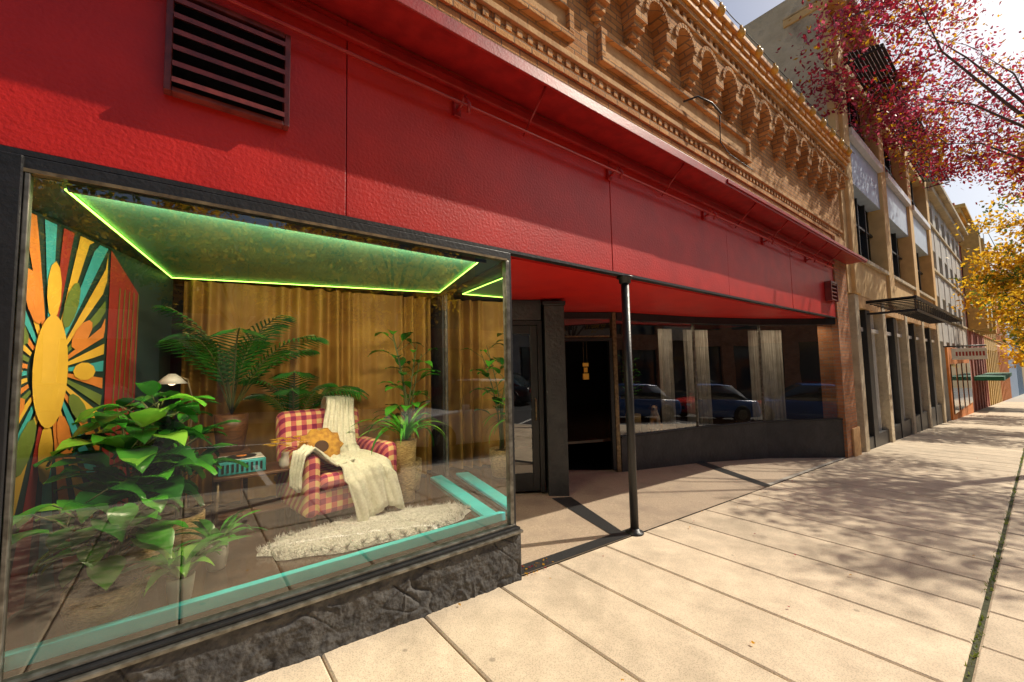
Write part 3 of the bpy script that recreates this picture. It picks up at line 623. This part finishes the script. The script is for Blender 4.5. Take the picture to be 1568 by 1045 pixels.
# ------------------------------------------------------------ armchair
def plaid():
    m=bpy.data.materials.new('plaid_fabric');N,L=nt(m);b=N['Principled BSDF'];b.inputs['Roughness'].default_value=.9
    tc=N.new('ShaderNodeTexCoord');s=N.new('ShaderNodeSeparateXYZ');L.new(tc.outputs['Object'],s.inputs[0])
    ad=N.new('ShaderNodeMath');L.new(s.outputs[1],ad.inputs[0]);L.new(s.outputs[2],ad.inputs[1])
    outs=[]
    for src in (s.outputs[0],ad.outputs[0]):
        a=N.new('ShaderNodeMath');a.operation='MODULO';a2=N.new('ShaderNodeMath');a2.inputs[1].default_value=10;L.new(src,a2.inputs[0]);L.new(a2.outputs[0],a.inputs[0]);a.inputs[1].default_value=.085
        c=N.new('ShaderNodeMath');c.operation='GREATER_THAN';c.inputs[1].default_value=.042;L.new(a.outputs[0],c.inputs[0]);outs.append(c.outputs[0])
    sm=N.new('ShaderNodeMath');L.new(outs[0],sm.inputs[0]);L.new(outs[1],sm.inputs[1]);h=N.new('ShaderNodeMath');h.operation='MULTIPLY';h.inputs[1].default_value=.5;L.new(sm.outputs[0],h.inputs[0])
    r=N.new('ShaderNodeValToRGB');r.color_ramp.interpolation='CONSTANT';e=r.color_ramp.elements;e[0].position=0;e[0].color=(.78,.56,.24,1);e[1].position=.4;e[1].color=(.60,.15,.14,1);x=e.new(.8);x.color=(.26,.02,.08,1)
    L.new(h.outputs[0],r.inputs[0]);L.new(r.outputs[0],b.inputs['Base Color']);return m
M['plaid']=plaid()
CH=group('plaid_armchair',(1.02,1.08,FZ));CH.rotation_euler=(0,0,rad(8))
def softbox(name,x0,x1,y0,y1,z0,z1,m,par,bw=.05):
    o=box(name,x0,x1,y0,y1,z0,z1,m,par);b=bev(o,bw,4)
    for p in o.data.polygons:p.use_smooth=True
    return o
softbox('seat_base',-.28,.28,-.30,.26,.12,.30,M['plaid'],CH,.03)
softbox('seat_cushion',-.27,.27,-.34,.22,.302,.42,M['plaid'],CH,.05)
bk=softbox('backrest',-.36,.36,.20,.36,.15,.90,M['plaid'],CH,.07);bk.rotation_euler=(rad(-8),0,0);bk.location=(0,.03,0)
softbox('arm_l',-.38,-.26,-.32,.26,.12,.58,M['plaid'],CH,.055);softbox('arm_r',.26,.38,-.32,.26,.12,.58,M['plaid'],CH,.055)
for x in(-.3,.3):
    for y in(-.26,.26): tube('leg',[(x,y,0),(x,y,.13)],[.014,.024],M['wood'],CH)
def throw():
    bm=bmesh.new();path=[(.13,.44,.62),(.14,.46,.88),(.13,.38,.955),(.11,.27,.93),(.08,.22,.75),(.05,.16,.55),(.02,.06,.455),(.03,-.12,.45),(.06,-.30,.44),(.10,-.385,.38),(.14,-.40,.22),(.17,-.41,.06)]
    P=[Vector(p) for p in path];rows=[];K=36
    for i in range(len(P)*3-2):
        t=i/3;a=int(t);f=t-a;p=P[a].lerp(P[min(a+1,len(P)-1)],f)
        w=.12+.08*min(1,max(0,(t-3.5)/3));row=[]
        for k in range(K+1):
            s=(k/K-.5)*2
            q=p+Vector((s*w,0,0));cr=.018*math.sin(s*9+t*.8)+.009*math.sin(s*23-t*1.3)
            ed=abs(s)**3
            if t<5.5: q.y-=abs(cr)+.014
            elif t<8.6: q.z+=abs(cr)+.014;q.y-=ed*.02
            else: q.y-=cr+.02;q.z+=.05*math.sin(s*3+1)
            row.append(bm.verts.new(q))
        rows.append(row)
    for a,b in zip(rows,rows[1:]):
        for k in range(K): bm.faces.new([a[k],a[k+1],b[k+1],b[k]]).smooth=True
    o=from_bm('throw_blanket',bm,M['throw'],CH);s=o.modifiers.new('s','SOLIDIFY');s.thickness=.012
throw()
bm=bmesh.new();rows=[];wp=[Vector(p) for p in ((.0,-.14,.475),(-.14,-.17,.47),(-.25,-.20,.56),(-.32,-.21,.615),(-.385,-.22,.58),(-.42,-.24,.44),(-.43,-.25,.33))]
for i in range(25):
    t=i/24*6;a=int(t);base=wp[a].lerp(wp[min(a+1,6)],t-a);row=[]
    for k in range(24):
        s=k/23-.5;row.append(bm.verts.new(base+Vector((-.012*math.sin(s*20+t)if t>3.5 else 0,s*(.30-.02*t),.014*math.sin(s*22+t*2)+.012))))
    rows.append(row)
for a,b in zip(rows,rows[1:]):
    for k in range(23): bm.faces.new([a[k],a[k+1],b[k+1],b[k]]).smooth=True
o=from_bm('throw_side',bm,M['throw'],CH);o.modifiers.new('s','SOLIDIFY').thickness=.012
bm=bmesh.new();bmesh.ops.create_uvsphere(bm,u_segments=40,v_segments=14,radius=1)
for v in bm.verts:
    a=math.atan2(v.co.z,v.co.x);k=1+.09*math.cos(a*10);v.co=Vector((v.co.x*.17*k,v.co.y*.065,v.co.z*.15*k))
o=from_bm('sunflower_pillow',bm,M['pillow'],CH,True);o.location=(-.13,.06,.57);o.rotation_euler=(rad(-22),0,rad(-12))
bm=bmesh.new();bmesh.ops.create_uvsphere(bm,u_segments=20,v_segments=10,radius=1)
for v in bm.verts: v.co=Vector((v.co.x*.055,v.co.y*.012,v.co.z*.05))
o=from_bm('pillow_centre',bm,M['brown'],CH,True);o.location=(-.143,.0,.58);o.rotation_euler=(rad(-22),0,rad(-12))
T=group('side_table',(.44,1.22,FZ))
softbox('top',-.28,.28,-.19,.19,.42,.445,M['wood'],T,.008);softbox('shelf',-.24,.24,-.16,.16,.14,.155,M['wood'],T,.005)
for x in(-.25,.25):
    for y in(-.16,.16): tube('leg',[(x*1.05,y*1.05,0),(x,y,.42)],[.010,.015],M['brass'],T)
rp=group('record_player',(.34,1.20,FZ+.446))
softbox('case',-.15,.15,-.12,.12,0,.10,M['mteal'],rp,.01);softbox('deck',-.14,.14,-.11,.11,.101,.108,M['white'],rp,.003)
lathe('record',[(.10,0),(.10,.004)],(0,0,.109),M['black'],rp);lathe('label',[(.035,0),(.035,.003)],(0,0,.114),M['orange'],rp)
boxes('speaker_slats',[(-.13+i*.03,-.115+i*.03,-.126,-.121,.02,.08) for i in range(9)],M['black'],rp)
vs_=group('flower_vase',(.62,1.08,FZ+.446))
lathe('vase',[(.03,0),(.045,.03),(.04,.07),(.02,.10),(.028,.12)],(0,0,0),M['white'],vs_)
bm=bmesh.new()
for k in range(22):
    az=k*2.4;rr=.02+.12*math.sqrt(k/22);c=Vector((rr*math.cos(az),rr*math.sin(az),.17+.05*random.random()))
    for j in range(9): blade(bm,c,j*.7+k,.25,.036,.016,.3,0,3)
from_bm('petals',bm,M['lyel'],vs_)
lp=group('table_lamp',(.03,1.45,FZ))
tube('stem',[(0,0,.02),(0,0,1.02),(-.03,0,1.15),(-.10,-.04,1.18)],.008,M['brass'],lp);lathe('base',[(.10,0),(.10,.015),(.02,.03)],(0,0,0),M['brass'],lp)
lathe('shade',[(.095,0),(.05,.05),(.02,.075)],(-.12,-.05,1.12),M['white'],lp)
bm=bmesh.new();bmesh.ops.create_uvsphere(bm,u_segments=12,v_segments=8,radius=.028);o=from_bm('bulb',bm,emis('warm_bulb',(1,.75,.45),3),lp,True);o.location=(-.12,-.05,1.135)

# ------------------------------------------------------------ dog sitting in shop window
def skinned(name,verts,edges,radii,m,parent,sub=2):
    me=bpy.data.meshes.new(name);me.from_pydata(verts,edges,[]);o=mkobj(name,me,m,parent)
    s=o.modifiers.new('skin','SKIN');lay=me.skin_vertices[0].data
    for i,r in enumerate(radii): lay[i].radius=(r,r) if not isinstance(r,tuple) else r
    lay[0].use_root=True;o.modifiers.new('sub','SUBSURF').levels=sub;o.modifiers['sub'].render_levels=sub;return o
M['dogf']=mat('dog_fur',(.70,.38,.16),(.88,.82,.72),rough=.9,nscale=5,lo=.45,hi=.55)
DG=group('dog',(7.03,1.97,.342));DG.rotation_euler=(0,0,rad(-150));DG.scale=(1.1,1.1,1.1)
v=[(-.08,0,.10),(-.02,0,.17),(.06,0,.27),(.09,0,.34),(.12,0,.42),(.17,0,.425),(.225,0,.405),(.09,.05,.22),(.11,.05,.10),(.12,.05,.015),(.15,.05,.012),(.09,-.05,.22),(.11,-.05,.10),(.12,-.05,.015),(.15,-.05,.012),(-.06,.07,.09),(.02,.10,.12),(-.03,.10,.03),(.05,.10,.015),(-.06,-.07,.09),(.02,-.10,.12),(-.03,-.10,.03),(.05,-.10,.015),(-.14,0,.04),(-.22,.05,.03)]
e=[(0,1),(1,2),(2,3),(3,4),(4,5),(5,6),(2,7),(7,8),(8,9),(9,10),(2,11),(11,12),(12,13),(13,14),(0,15),(15,16),(16,17),(17,18),(0,19),(19,20),(20,21),(21,22),(0,23),(23,24)]
r=[.085,.085,.085,.055,.062,.045,.024,.035,.022,.02,.018,.035,.022,.02,.018,.05,.045,.022,.018,.05,.045,.022,.018,.025,.012]
skinned('body',v,e,r,M['dogf'],DG)
bm=bmesh.new()
for s in(1,-1):
    a=[bm.verts.new((.10,s*.045,.47)),bm.verts.new((.15,s*.05,.465)),bm.verts.new((.135,s*.085,.39)),bm.verts.new((.10,s*.08,.40))];bm.faces.new(a)
o=from_bm('ears',bm,M['brown'],DG);o.modifiers.new('s','SOLIDIFY').thickness=.012
for s in(1,-1):
    bm=bmesh.new();bmesh.ops.create_uvsphere(bm,u_segments=8,v_segments=6,radius=.009);o=from_bm('eye',bm,M['black'],DG,True);o.location=(.175,s*.03,.45)
bm=bmesh.new();bmesh.ops.create_uvsphere(bm,u_segments=8,v_segments=6,radius=.013);o=from_bm('nose',bm,M['black'],DG,True);o.location=(.25,0,.412)

# ------------------------------------------------------------ neighbouring buildings
N2=group('cream_office_building')
x0,x1=11.96,25.6
box('side_wall',x0,x0+.3,.12,16,-1.2,11.0,M['creamw'],N2);box('side_return',x0,x0+.3,-.02,.118,3.2,10.7,M['cream'],N2)
box('mass',x0+.301,x1,.6,16,-2,10.5,M['cream'],N2)
box('glass_plane',x0+.301,x1-.3,.30,.34,-2,9.8,M['farglass'],N2)
pil=[(x0+.302,12.75),(16.1,16.75),(20.5,21.15),(x1-.65,x1)]
boxes('pilasters',[(a,b,-.10,.29,3.2,10.25) for a,b in pil],M['cream'],N2,.02)
for i in range(3):
    a=pil[i][1]+.002;b=pil[i+1][0]-.002
    box('belt_%d'%i,a,b,-.03,.28,3.2,4.1,M['cream'],N2,.02)
    box('spandrel_%d'%i,a,b,-.02,.28,6.1,7.35,M['bluew'],N2,.01);box('spandrel_rail_%d'%i,a,b,-.16,-.022,7.2,7.4,M['white'],N2,.01)
    box('sill_%d'%i,a,b,-.10,.28,4.102,4.2,M['creamw'],N2)
    box('head_%d'%i,a,b,-.03,.28,9.2,10.25,M['cream'],N2)
    n=4
    boxes('mullions_%d'%i,[(a+(b-a)*k/n-.03,a+(b-a)*k/n+.03,.18,.298,z0,z1) for k in range(1,n) for z0,z1 in((4.2,6.1),(7.4,9.2))]+[(a,b,.2,.297,5.3,5.36),(a,b,.2,.297,8.3,8.36)],M['black'],N2)
    aw=bmesh.new();nn=10
    for k in range(nn):
        t=k/(nn-1);y=-.1-.72*t;z=9.32-.22*t
        addbox(aw,a,b,y-.033,y+.033,z,z+.018)
    for xx in (a,(a+b)/2,b-.05): addbox(aw,xx,xx+.05,-.85,-.1,9.03,9.06)
    from_bm('slat_awning_%d'%i,aw,M['black'],N2)
box('cornice',x0-.05,x1+.05,-.30,.9,10.26,10.45,M['cream'],N2,.03);box('cornice2',x0-.08,x1+.1,-.42,.9,10.452,10.6,M['creamw'],N2,.03)
boxes('shop_piers',[(a,b,-.06,.29,-2,3.19) for a,b in((x0+.302,12.6),(15.0,15.35),(18.2,18.55),(21.4,21.8),(x1-.5,x1))],M['creamw'],N2,.01)
boxes('shop_piers_black',[(a,b,-.02,.29,-2,2.89) for a,b in((13.35,13.8),(16.6,17.0),(19.9,20.2),(23.3,23.7))],M['black'],N2,.01)
boxes('shop_frames',[(x0+.35+i*.8,x0+.40+i*.8,.1,.29,-2,2.9) for i in range(1,16)]+[(x0+.31,x1-.5,.05,.29,2.35,2.45)],M['white'],N2)
box('shop_lintel',x0+.31,x1-.51,-.04,.28,2.9,3.19,M['stone'],N2)
box('shop_base',x0+.31,x1-.51,.0,.28,-2,-.25,M['black'],N2)
CN=group('metal_canopy')
L=[(13.0,22.5,-1.0,-.97,3.0,3.08),(13.0,22.5,-1.0,-.97,2.72,2.77),(13.0,13.05,-.969,-.11,3.0,3.07),(13.0,13.05,-.969,-.11,2.72,2.77)]
x=13.0
while x<22.5: L.append((x,x+.03,-.985,-.972,2.771,2.999));L.append((x,x+.035,-.96,-.11,3.002,3.03));x+=.38
boxes('canopy_frame',L,M['black'],CN)
def simple_building(name,x0,x1,h,m,floors,nw,m2,gf=3.0,y=0,awn=None,bay=False):
    G=group(name);zbse=g(x1)-1
    box('mass',x0,x1,y+.5,y+15,zbse,h-.1,m,G)
    box('glass',x0+.2,x1-.2,y+.25,y+.29,zbse,h-.5,M['farglass'],G)
    W=x1-x0;pw=W/nw*.42
    boxes('piers',[(x0+W*i/nw-(pw/2 if i else 0),x0+W*i/nw+(pw/2 if i<nw else 0),y,y+.245,zbse,h-.2) for i in range(nw+1)],m,G)
    fh=(h-gf)/floors;base=g((x0+x1)/2)
    boxes('spandrels',[(x0+.02,x1-.02,y+.02,y+.24,gf+fh*f-.55,gf+fh*f+.55) for f in range(floors+1) if gf+fh*f+.55<h+.6],m,G)
    boxes('sills',[(x0+.02,x1-.02,y-.06,y-.001,gf+fh*f+.5,gf+fh*f+.6) for f in range(floors)],m2,G)
    box('cornice_a',x0-.1,x1+.1,y-.25,y+.8,h-.2,h+.1,m2,G,.03);box('cornice_b',x0-.15,x1+.15,y-.45,y+.8,h+.102,h+.35,m2,G,.04)
    if bay:
        for i in range(nw//2):
            cx=x0+W*(i*2+1)/nw
            prism('bay',[(cx-1.2,y-.002),(cx-.7,y-.8),(cx+.7,y-.8),(cx+1.2,y-.002)],gf+.6,h-.9,m2,G,.02)
            for f in range(floors): box('bay_window',cx-.5,cx+.5,y-.83,y-.803,gf+.6+fh*f+.7,gf+fh*f+2.2,M['farglass'],G)
    if awn: prism('awning',[(x0+.5,y-1.3),(x1-.5,y-1.3),(x1-.5,y-.07),(x0+.5,y-.07)],gf-.8+base,gf-.55+base,awn,G)
    return G
simple_building('grey_stucco_building',25.8,38.5,9.3,M['gray'],3,6,M['creamw'])
simple_building('rose_brick_building',38.7,52,11.2,M['pink'],3,6,M['ochre'],bay=True,awn=M['awng'])
simple_building('ochre_building',52.2,70,9.6,M['ochre'],3,7,M['orangew'])
simple_building('orange_building',70.2,95,11,M['orangew'],3,8,M['ochre'])
simple_building('pale_blue_building',95.2,130,13,M['bluew'],4,10,M['gray'])
simple_building('distant_tower',132,175,17,M['bluet'],5,12,M['gray'])
box('orange_shopfront',27.5,37,-.08,-.005,-1.6,2.2,M['orangew'],bpy.data.objects['grey_stucco_building'])
boxes('shop_window',[(28+i*2.3,29.6+i*2.3,-.12,-.085,-.9,1.4) for i in range(4)],M['farglass'],bpy.data.objects['grey_stucco_building'])
SG=group('projecting_shop_sign')
box('board',27.0,27.12,-1.3,-.25,1.6,2.1,M['white'],SG,.02);boxes('lettering',[(26.99,26.998,-1.24+i*.1,-1.18+i*.1,1.76,1.95) for i in range(9)],M['dred'],SG);tube('arm',[(27.06,0,2.2),(27.06,-1.3,2.2)],.03,M['black'],SG)

def across(name,x0,x1,h,m,m2,nw,fl):
    G=group(name);y=-18
    box('mass',x0,x1,y-14,y-.3,g(x1)-1,h,m,G);box('glass',x0+.2,x1-.2,y-.28,y-.24,g(x1)-1,h-.4,M['farglass'],G)
    W=x1-x0;boxes('piers',[(x0+W*i/nw-(.4 if i else 0),x0+W*i/nw+(.4 if i<nw else 0),y-.23,y,g(x1)-1,h-.2) for i in range(nw+1)],m,G)
    fh=h/fl;boxes('spandrels',[(x0+.05,x1-.05,y-.22,y-.02,fh*f-.5,fh*f+.6) for f in range(1,fl+1)],m,G);box('cornice',x0-.1,x1+.1,y-.3,y+.4,h+.65,h+.9,m2,G)
across('brown_brick_building',-32,-12,9,M['brick2'],M['stone'],7,3)
across('grey_office_building',-11.8,4,7,M['gray'],M['stone'],6,2)
across('dark_brick_building',4.2,22,10,M['brick2'],M['stone'],6,3)
across('cream_block',22.2,45,8,M['creamw'],M['stone'],8,2)
across('rose_block',45.2,80,11,M['pink'],M['stone'],10,3)

# ------------------------------------------------------------ trees
def tree(name,base,H,crown,radii,mats,nclump,per,ls,seed,trunkr=.14,sig=.28,keep=None,gap=-.18,fk=.38):
    rnd=random.Random(seed);G=group(name);bm=bmesh.new();base=Vector(base);crown=Vector(crown)
    fork=base+Vector((0,0,H*fk))
    tube('',[base-Vector((0,0,.2)),base+Vector((.03,.02,H*fk*.5)),fork],[trunkr*1.25,trunkr,trunkr*.8],None,bm=bm,n=10)
    cl=[];tries=0
    while len(cl)<nclump and tries<60000:
        tries+=1
        d=Vector((rnd.gauss(0,1),rnd.gauss(0,1),rnd.gauss(0,1))).normalized()*rnd.random()**.38
        p=crown+Vector((d.x*radii[0],d.y*radii[1],d.z*radii[2]))
        if noise.noise(p*.6+Vector((seed,0,0)))<gap: continue
        if keep and not keep(p):continue
        cl.append(p)
    nclump=len(cl)
    ends=[cl[0]]
    while len(ends)<9: ends.append(max(cl,key=lambda p:min((p-q).length for q in ends)))
    mains=[fork]
    for e0 in ends:
        e=crown.lerp(e0,.7);m1=fork.lerp(e,.45)+Vector((rnd.gauss(0,.2),rnd.gauss(0,.2),.4*rnd.random()));m2=m1.lerp(e,.5)+Vector((rnd.gauss(0,.18),rnd.gauss(0,.18),.15))
        tube('',[fork,m1,m2,e],[trunkr*.42,trunkr*.26,trunkr*.15,trunkr*.06],None,bm=bm,n=7);mains+= [m1,m2,e,fork.lerp(m1,.6)]
    done=[]
    for p in sorted(cl,key=lambda p:(p-crown).length):
        q=min(mains+done,key=lambda m:(m-p).length);mid=q.lerp(p,.5)+Vector((rnd.gauss(0,.06),rnd.gauss(0,.06),rnd.gauss(0,.05)))
        tube('',[q,mid,p],[trunkr*.12,trunkr*.08,trunkr*.04],None,bm=bm,n=4);done.append(p)
    from_bm('trunk_and_limbs',bm,M['bark'],G)
    n=nclump*per;C=np.array([tuple(p) for p in cl]);rs=np.random.RandomState(seed)
    idx=np.repeat(np.arange(nclump),per);cen=C[idx]+rs.normal(0,1,(n,3))*np.array([sig,sig,sig*.7])
    a=rs.normal(size=(n,3));a/=np.linalg.norm(a,axis=1)[:,None];b=np.cross(a,rs.normal(size=(n,3)));b/=np.linalg.norm(b,axis=1)[:,None]
    s=ls*rs.uniform(.6,1.2,(n,1))
    v=np.stack([cen-a*s,cen+b*s*.5-a*s*.1,cen+a*s,cen-b*s*.5-a*s*.1],1).reshape(-1,3)
    me=bpy.data.meshes.new(name+'_leaves');me.vertices.add(n*4);me.vertices.foreach_set('co',v.ravel());me.loops.add(n*4);me.loops.foreach_set('vertex_index',np.arange(n*4,dtype=np.int32));me.polygons.add(n)
    me.polygons.foreach_set('loop_start',np.arange(0,n*4,4,dtype=np.int32));me.polygons.foreach_set('loop_total',np.full(n,4,dtype=np.int32))
    cm=rs.randint(0,len(mats),nclump);mi=np.where(rs.rand(n)<.7,cm[idx],rs.randint(0,len(mats),n));
    me.update(calc_edges=True)
    mkobj('foliage',me,mats,G);me.polygons.foreach_set('material_index',mi.astype(np.int32));me.update();return G
EL=42;AZ=-20
kx=math.cos(rad(AZ))/math.tan(rad(EL));ky=-math.sin(rad(AZ))/math.tan(rad(EL))
def keep_red(p):
    if p.z<5.8: return False
    az=math.degrees(math.atan2(p.y+2.6,p.x));el=(p.z-1.58)/math.hypot(p.x,p.y+2.6)
    if el<.24+.0165*max(0,az): return False        # crown rises toward the building
    if p.y>-.6 and p.z<7.2: return False
    if p.y>=.2: return True
    yy=min(p.y,-.001);zf=p.z+yy/ky;xf=p.x+kx*yy/ky       # where the clump's shade meets the facade plane
    if zf>5.3: return True
    if zf>1.2: return xf>11.8
    h=p.z+.35;sx=p.x-kx*h;sy=p.y+ky*h
    if sy>-.3: return sx>9
    return sx>5.4 or (sx>4.2 and sy<-1.5)
tree('red_plum_tree',(15.5,-3.9,g(15.5)),9.5,(15.3,-2.4,8.6),(6.2,3.5,3.6),[M['lred'],M['lpink'],M['lred'],M['lred'],M['lorg']],480,58,.062,3,keep=keep_red,gap=-.22,trunkr=.12,sig=.28,fk=.62)
tree('yellow_maple_tree',(25,-3.8,g(25)),7,(25,-3.0,4.9),(2.8,2.1,3.4),[M['lyel'],M['lyel'],M['lorg'],M['lgrn']],130,60,.09,5)
tree('yellow_maple_tree.001',(36,-3.8,g(36)),8,(36,-3.1,4.6),(3.0,2.2,3.8),[M['lyel'],M['lorg'],M['lyel']],100,50,.13,6)
tree('yellow_maple_tree.002',(50,-3.8,g(50)),8,(50,-3.2,4.2),(3.4,2.2,4),[M['lyel'],M['lgrn'],M['lyel']],90,45,.16,7)
# kerbside tree standing beside the photographer: seen only as the golden foliage mirrored in the window
def keep_k(p): return p.y<-2.95 and p.z>2.75
tree('yellow_maple_tree.003',(2.7,-4.0,g(2.7)),5.2,(2.6,-4.1,4.5),(1.9,1.35,1.8),[M['lyel'],M['lyel'],M['lorg']],150,42,.055,17,keep=keep_k,gap=-.3,trunkr=.08,sig=.17,fk=.5)
tree('yellow_ginkgo_tree',(1.5,-15.4,0),8,(1.6,-15.2,6.0),(3.2,2.0,2.6),[M['lyel'],M['lyel'],M['lyel'],M['lorg']],120,45,.13,8,gap=-.2)
tree('yellow_ginkgo_tree.001',(7.5,-15.4,-.4),8,(7.2,-15.2,5.4),(2.8,2.2,3.0),[M['lyel'],M['lorg'],M['lyel']],110,45,.13,9,gap=-.2)
tree('green_street_tree',(-3.5,-15.4,.3),8,(-2.8,-15.2,6.6),(3.0,2.2,3.0),[M['lgrn'],M['lgrn'],M['lyel']],100,45,.13,10)

# ------------------------------------------------------------ cars
def car(name,loc,col,rot=0,suv=False):
    G=group(name,loc);G.rotation_euler=(0,math.atan(-SL) if abs(rot)<1 else -math.atan(-SL),rot)
    paint=mat(name.replace('.','_')+'_paint',col,col,rough=.25,coat=.6,nscale=1)
    h=1.68 if suv else 1.44
    def loft(nm,secs,m,bw):
        bm=bmesh.new();rings=[]
        for x,hw,z0,z1,tw in secs: rings.append([bm.verts.new(p) for p in [(x,-hw,z0),(x,hw,z0),(x,hw,(z0+z1)/2),(x,tw,z1),(x,-tw,z1),(x,-hw,(z0+z1)/2)]])
        for a,b in zip(rings,rings[1:]):
            for k in range(6): bm.faces.new([a[k],b[k],b[(k+1)%6],a[(k+1)%6]])
        bm.faces.new(rings[0]);bm.faces.new(rings[-1][::-1]);bmesh.ops.recalc_face_normals(bm,faces=bm.faces)
        o=from_bm(nm,bm,m,G);bev(o,bw,3)
        for p in o.data.polygons:p.use_smooth=True
        return o
    bz=.95 if suv else .86
    loft('body',[(-2.25,.72,.35,bz-.15,.62),(-2.1,.86,.25,bz,.78),(-1.0,.9,.22,bz+.03,.82),(.9,.9,.22,bz+.02,.82),(1.7,.88,.22,bz-.08,.78),(2.15,.8,.25,bz-.2,.68),(2.28,.66,.35,bz-.35,.55)],paint,.06)
    loft('greenhouse',[(-2.0 if suv else -1.75,.72,bz-.02,bz+.06,.66),(-1.75 if suv else -1.2,.76,bz,h-.06,.60),(-.6,.78,bz,h-.02,.60),(.25,.78,bz,h-.04,.60),(1.05,.74,bz-.02,bz+.06,.68)],M['farglass'],.03)
    loft('roof',[(-1.72 if suv else -1.15,.60,h-.07,h-.01,.54),(-.6,.62,h-.04,h+.03,.55),(.22,.60,h-.07,h,.54)],paint,.02)
    for x in(-1.4,1.4):
        for s in(-1,1):
            bm=bmesh.new();bmesh.ops.create_cone(bm,cap_ends=True,segments=28,radius1=.34,radius2=.34,depth=.22,matrix=Matrix.Translation((x,s*.82,.34))@Matrix.Rotation(math.pi/2,4,'X'));bev(from_bm('tyre',bm,M['black'],G),.03)
            bm=bmesh.new();bmesh.ops.create_cone(bm,cap_ends=True,segments=10,radius1=.21,radius2=.19,depth=.03,matrix=Matrix.Translation((x,s*.94,.34))@Matrix.Rotation(math.pi/2,4,'X'));from_bm('rim',bm,M['alu'],G)
    boxes('headlights',[(2.14,2.26,-.66,-.40,.58,.68),(2.14,2.26,.40,.66,.58,.68)],M['white'],G,.02);boxes('taillights',[(-2.25,-2.17,-.76,-.52,.62,.76),(-2.25,-2.17,.52,.76,.62,.76)],M['dred'],G,.02)
    box('grille',2.2,2.3,-.35,.35,.42,.58,M['black'],G,.02);boxes('mirrors',[(.78,.92,-.98,-.86,bz+.02,bz+.14),(.78,.92,.86,.98,bz+.02,bz+.14)],paint,G,.02)
    boxes('pillars',[(-.32,-.24,-.785,.785,bz,h-.1)],M['black'],G)
    return G
def gr(x):return g(x)-.146
car('white_parked_suv',(5.8,-6.4,gr(5.8)),(.82,.82,.82),math.pi,True)
car('blue_parked_car',(11.6,-7.0,gr(11.6)),(.04,.12,.36),math.pi)
car('red_parked_car',(16.6,-7.0,gr(16.6)),(.65,.02,.015),math.pi,True)
car('black_parked_car',(-2.5,-11.0,gr(-2.5)),(.02,.02,.022),math.pi)
car('blue_parked_car.001',(22,-7.0,gr(22)),(.05,.18,.5),math.pi)

# ------------------------------------------------------------ sun / world / camera
w=bpy.data.worlds.new("World");sc.world=w;w.use_nodes=True;N=w.node_tree.nodes;L=w.node_tree.links
sky=N.new('ShaderNodeTexSky');sky.sky_type='NISHITA';sky.sun_disc=False;sky.sun_elevation=rad(EL);sky.sun_rotation=rad(90-AZ);sky.air_density=1.0;sky.dust_density=2.5
L.new(sky.outputs[0],N['Background'].inputs[0]);N['Background'].inputs[1].default_value=.105
sl=bpy.data.lights.new('sun','SUN');sl.energy=5;sl.angle=rad(.5);sl.color=(1,.91,.75);so=bpy.data.objects.new('sun',sl);COL.objects.link(so)
sd=Vector((math.cos(rad(EL))*math.cos(rad(AZ)),math.cos(rad(EL))*math.sin(rad(AZ)),math.sin(rad(EL))))
so.rotation_euler=sd.to_track_quat('Z','Y').to_euler();so.location=(0,-5,12)
yaw,pit,rol=rad(51.77),rad(3.92),rad(-1.17)
F=Vector((math.cos(yaw)*math.cos(pit),math.sin(yaw)*math.cos(pit),math.sin(pit)));Rr=Vector((math.sin(yaw),-math.cos(yaw),0));U=Rr.cross(F)
R2=Rr*math.cos(rol)+U*math.sin(rol);U2=-Rr*math.sin(rol)+U*math.cos(rol)
cm=bpy.data.cameras.new('camera');cm.lens=630.7/1568*36;cm.sensor_width=36;cm.clip_end=2000;cm.clip_start=.05
co=bpy.data.objects.new('camera',cm);COL.objects.link(co)
mw=Matrix((R2,U2,-F)).transposed().to_4x4();mw.translation=(0,-2.6,1.579);co.matrix_world=mw
sc.camera=co
sc.view_settings.view_transform='Standard';sc.view_settings.look='None';sc.view_settings.exposure=0
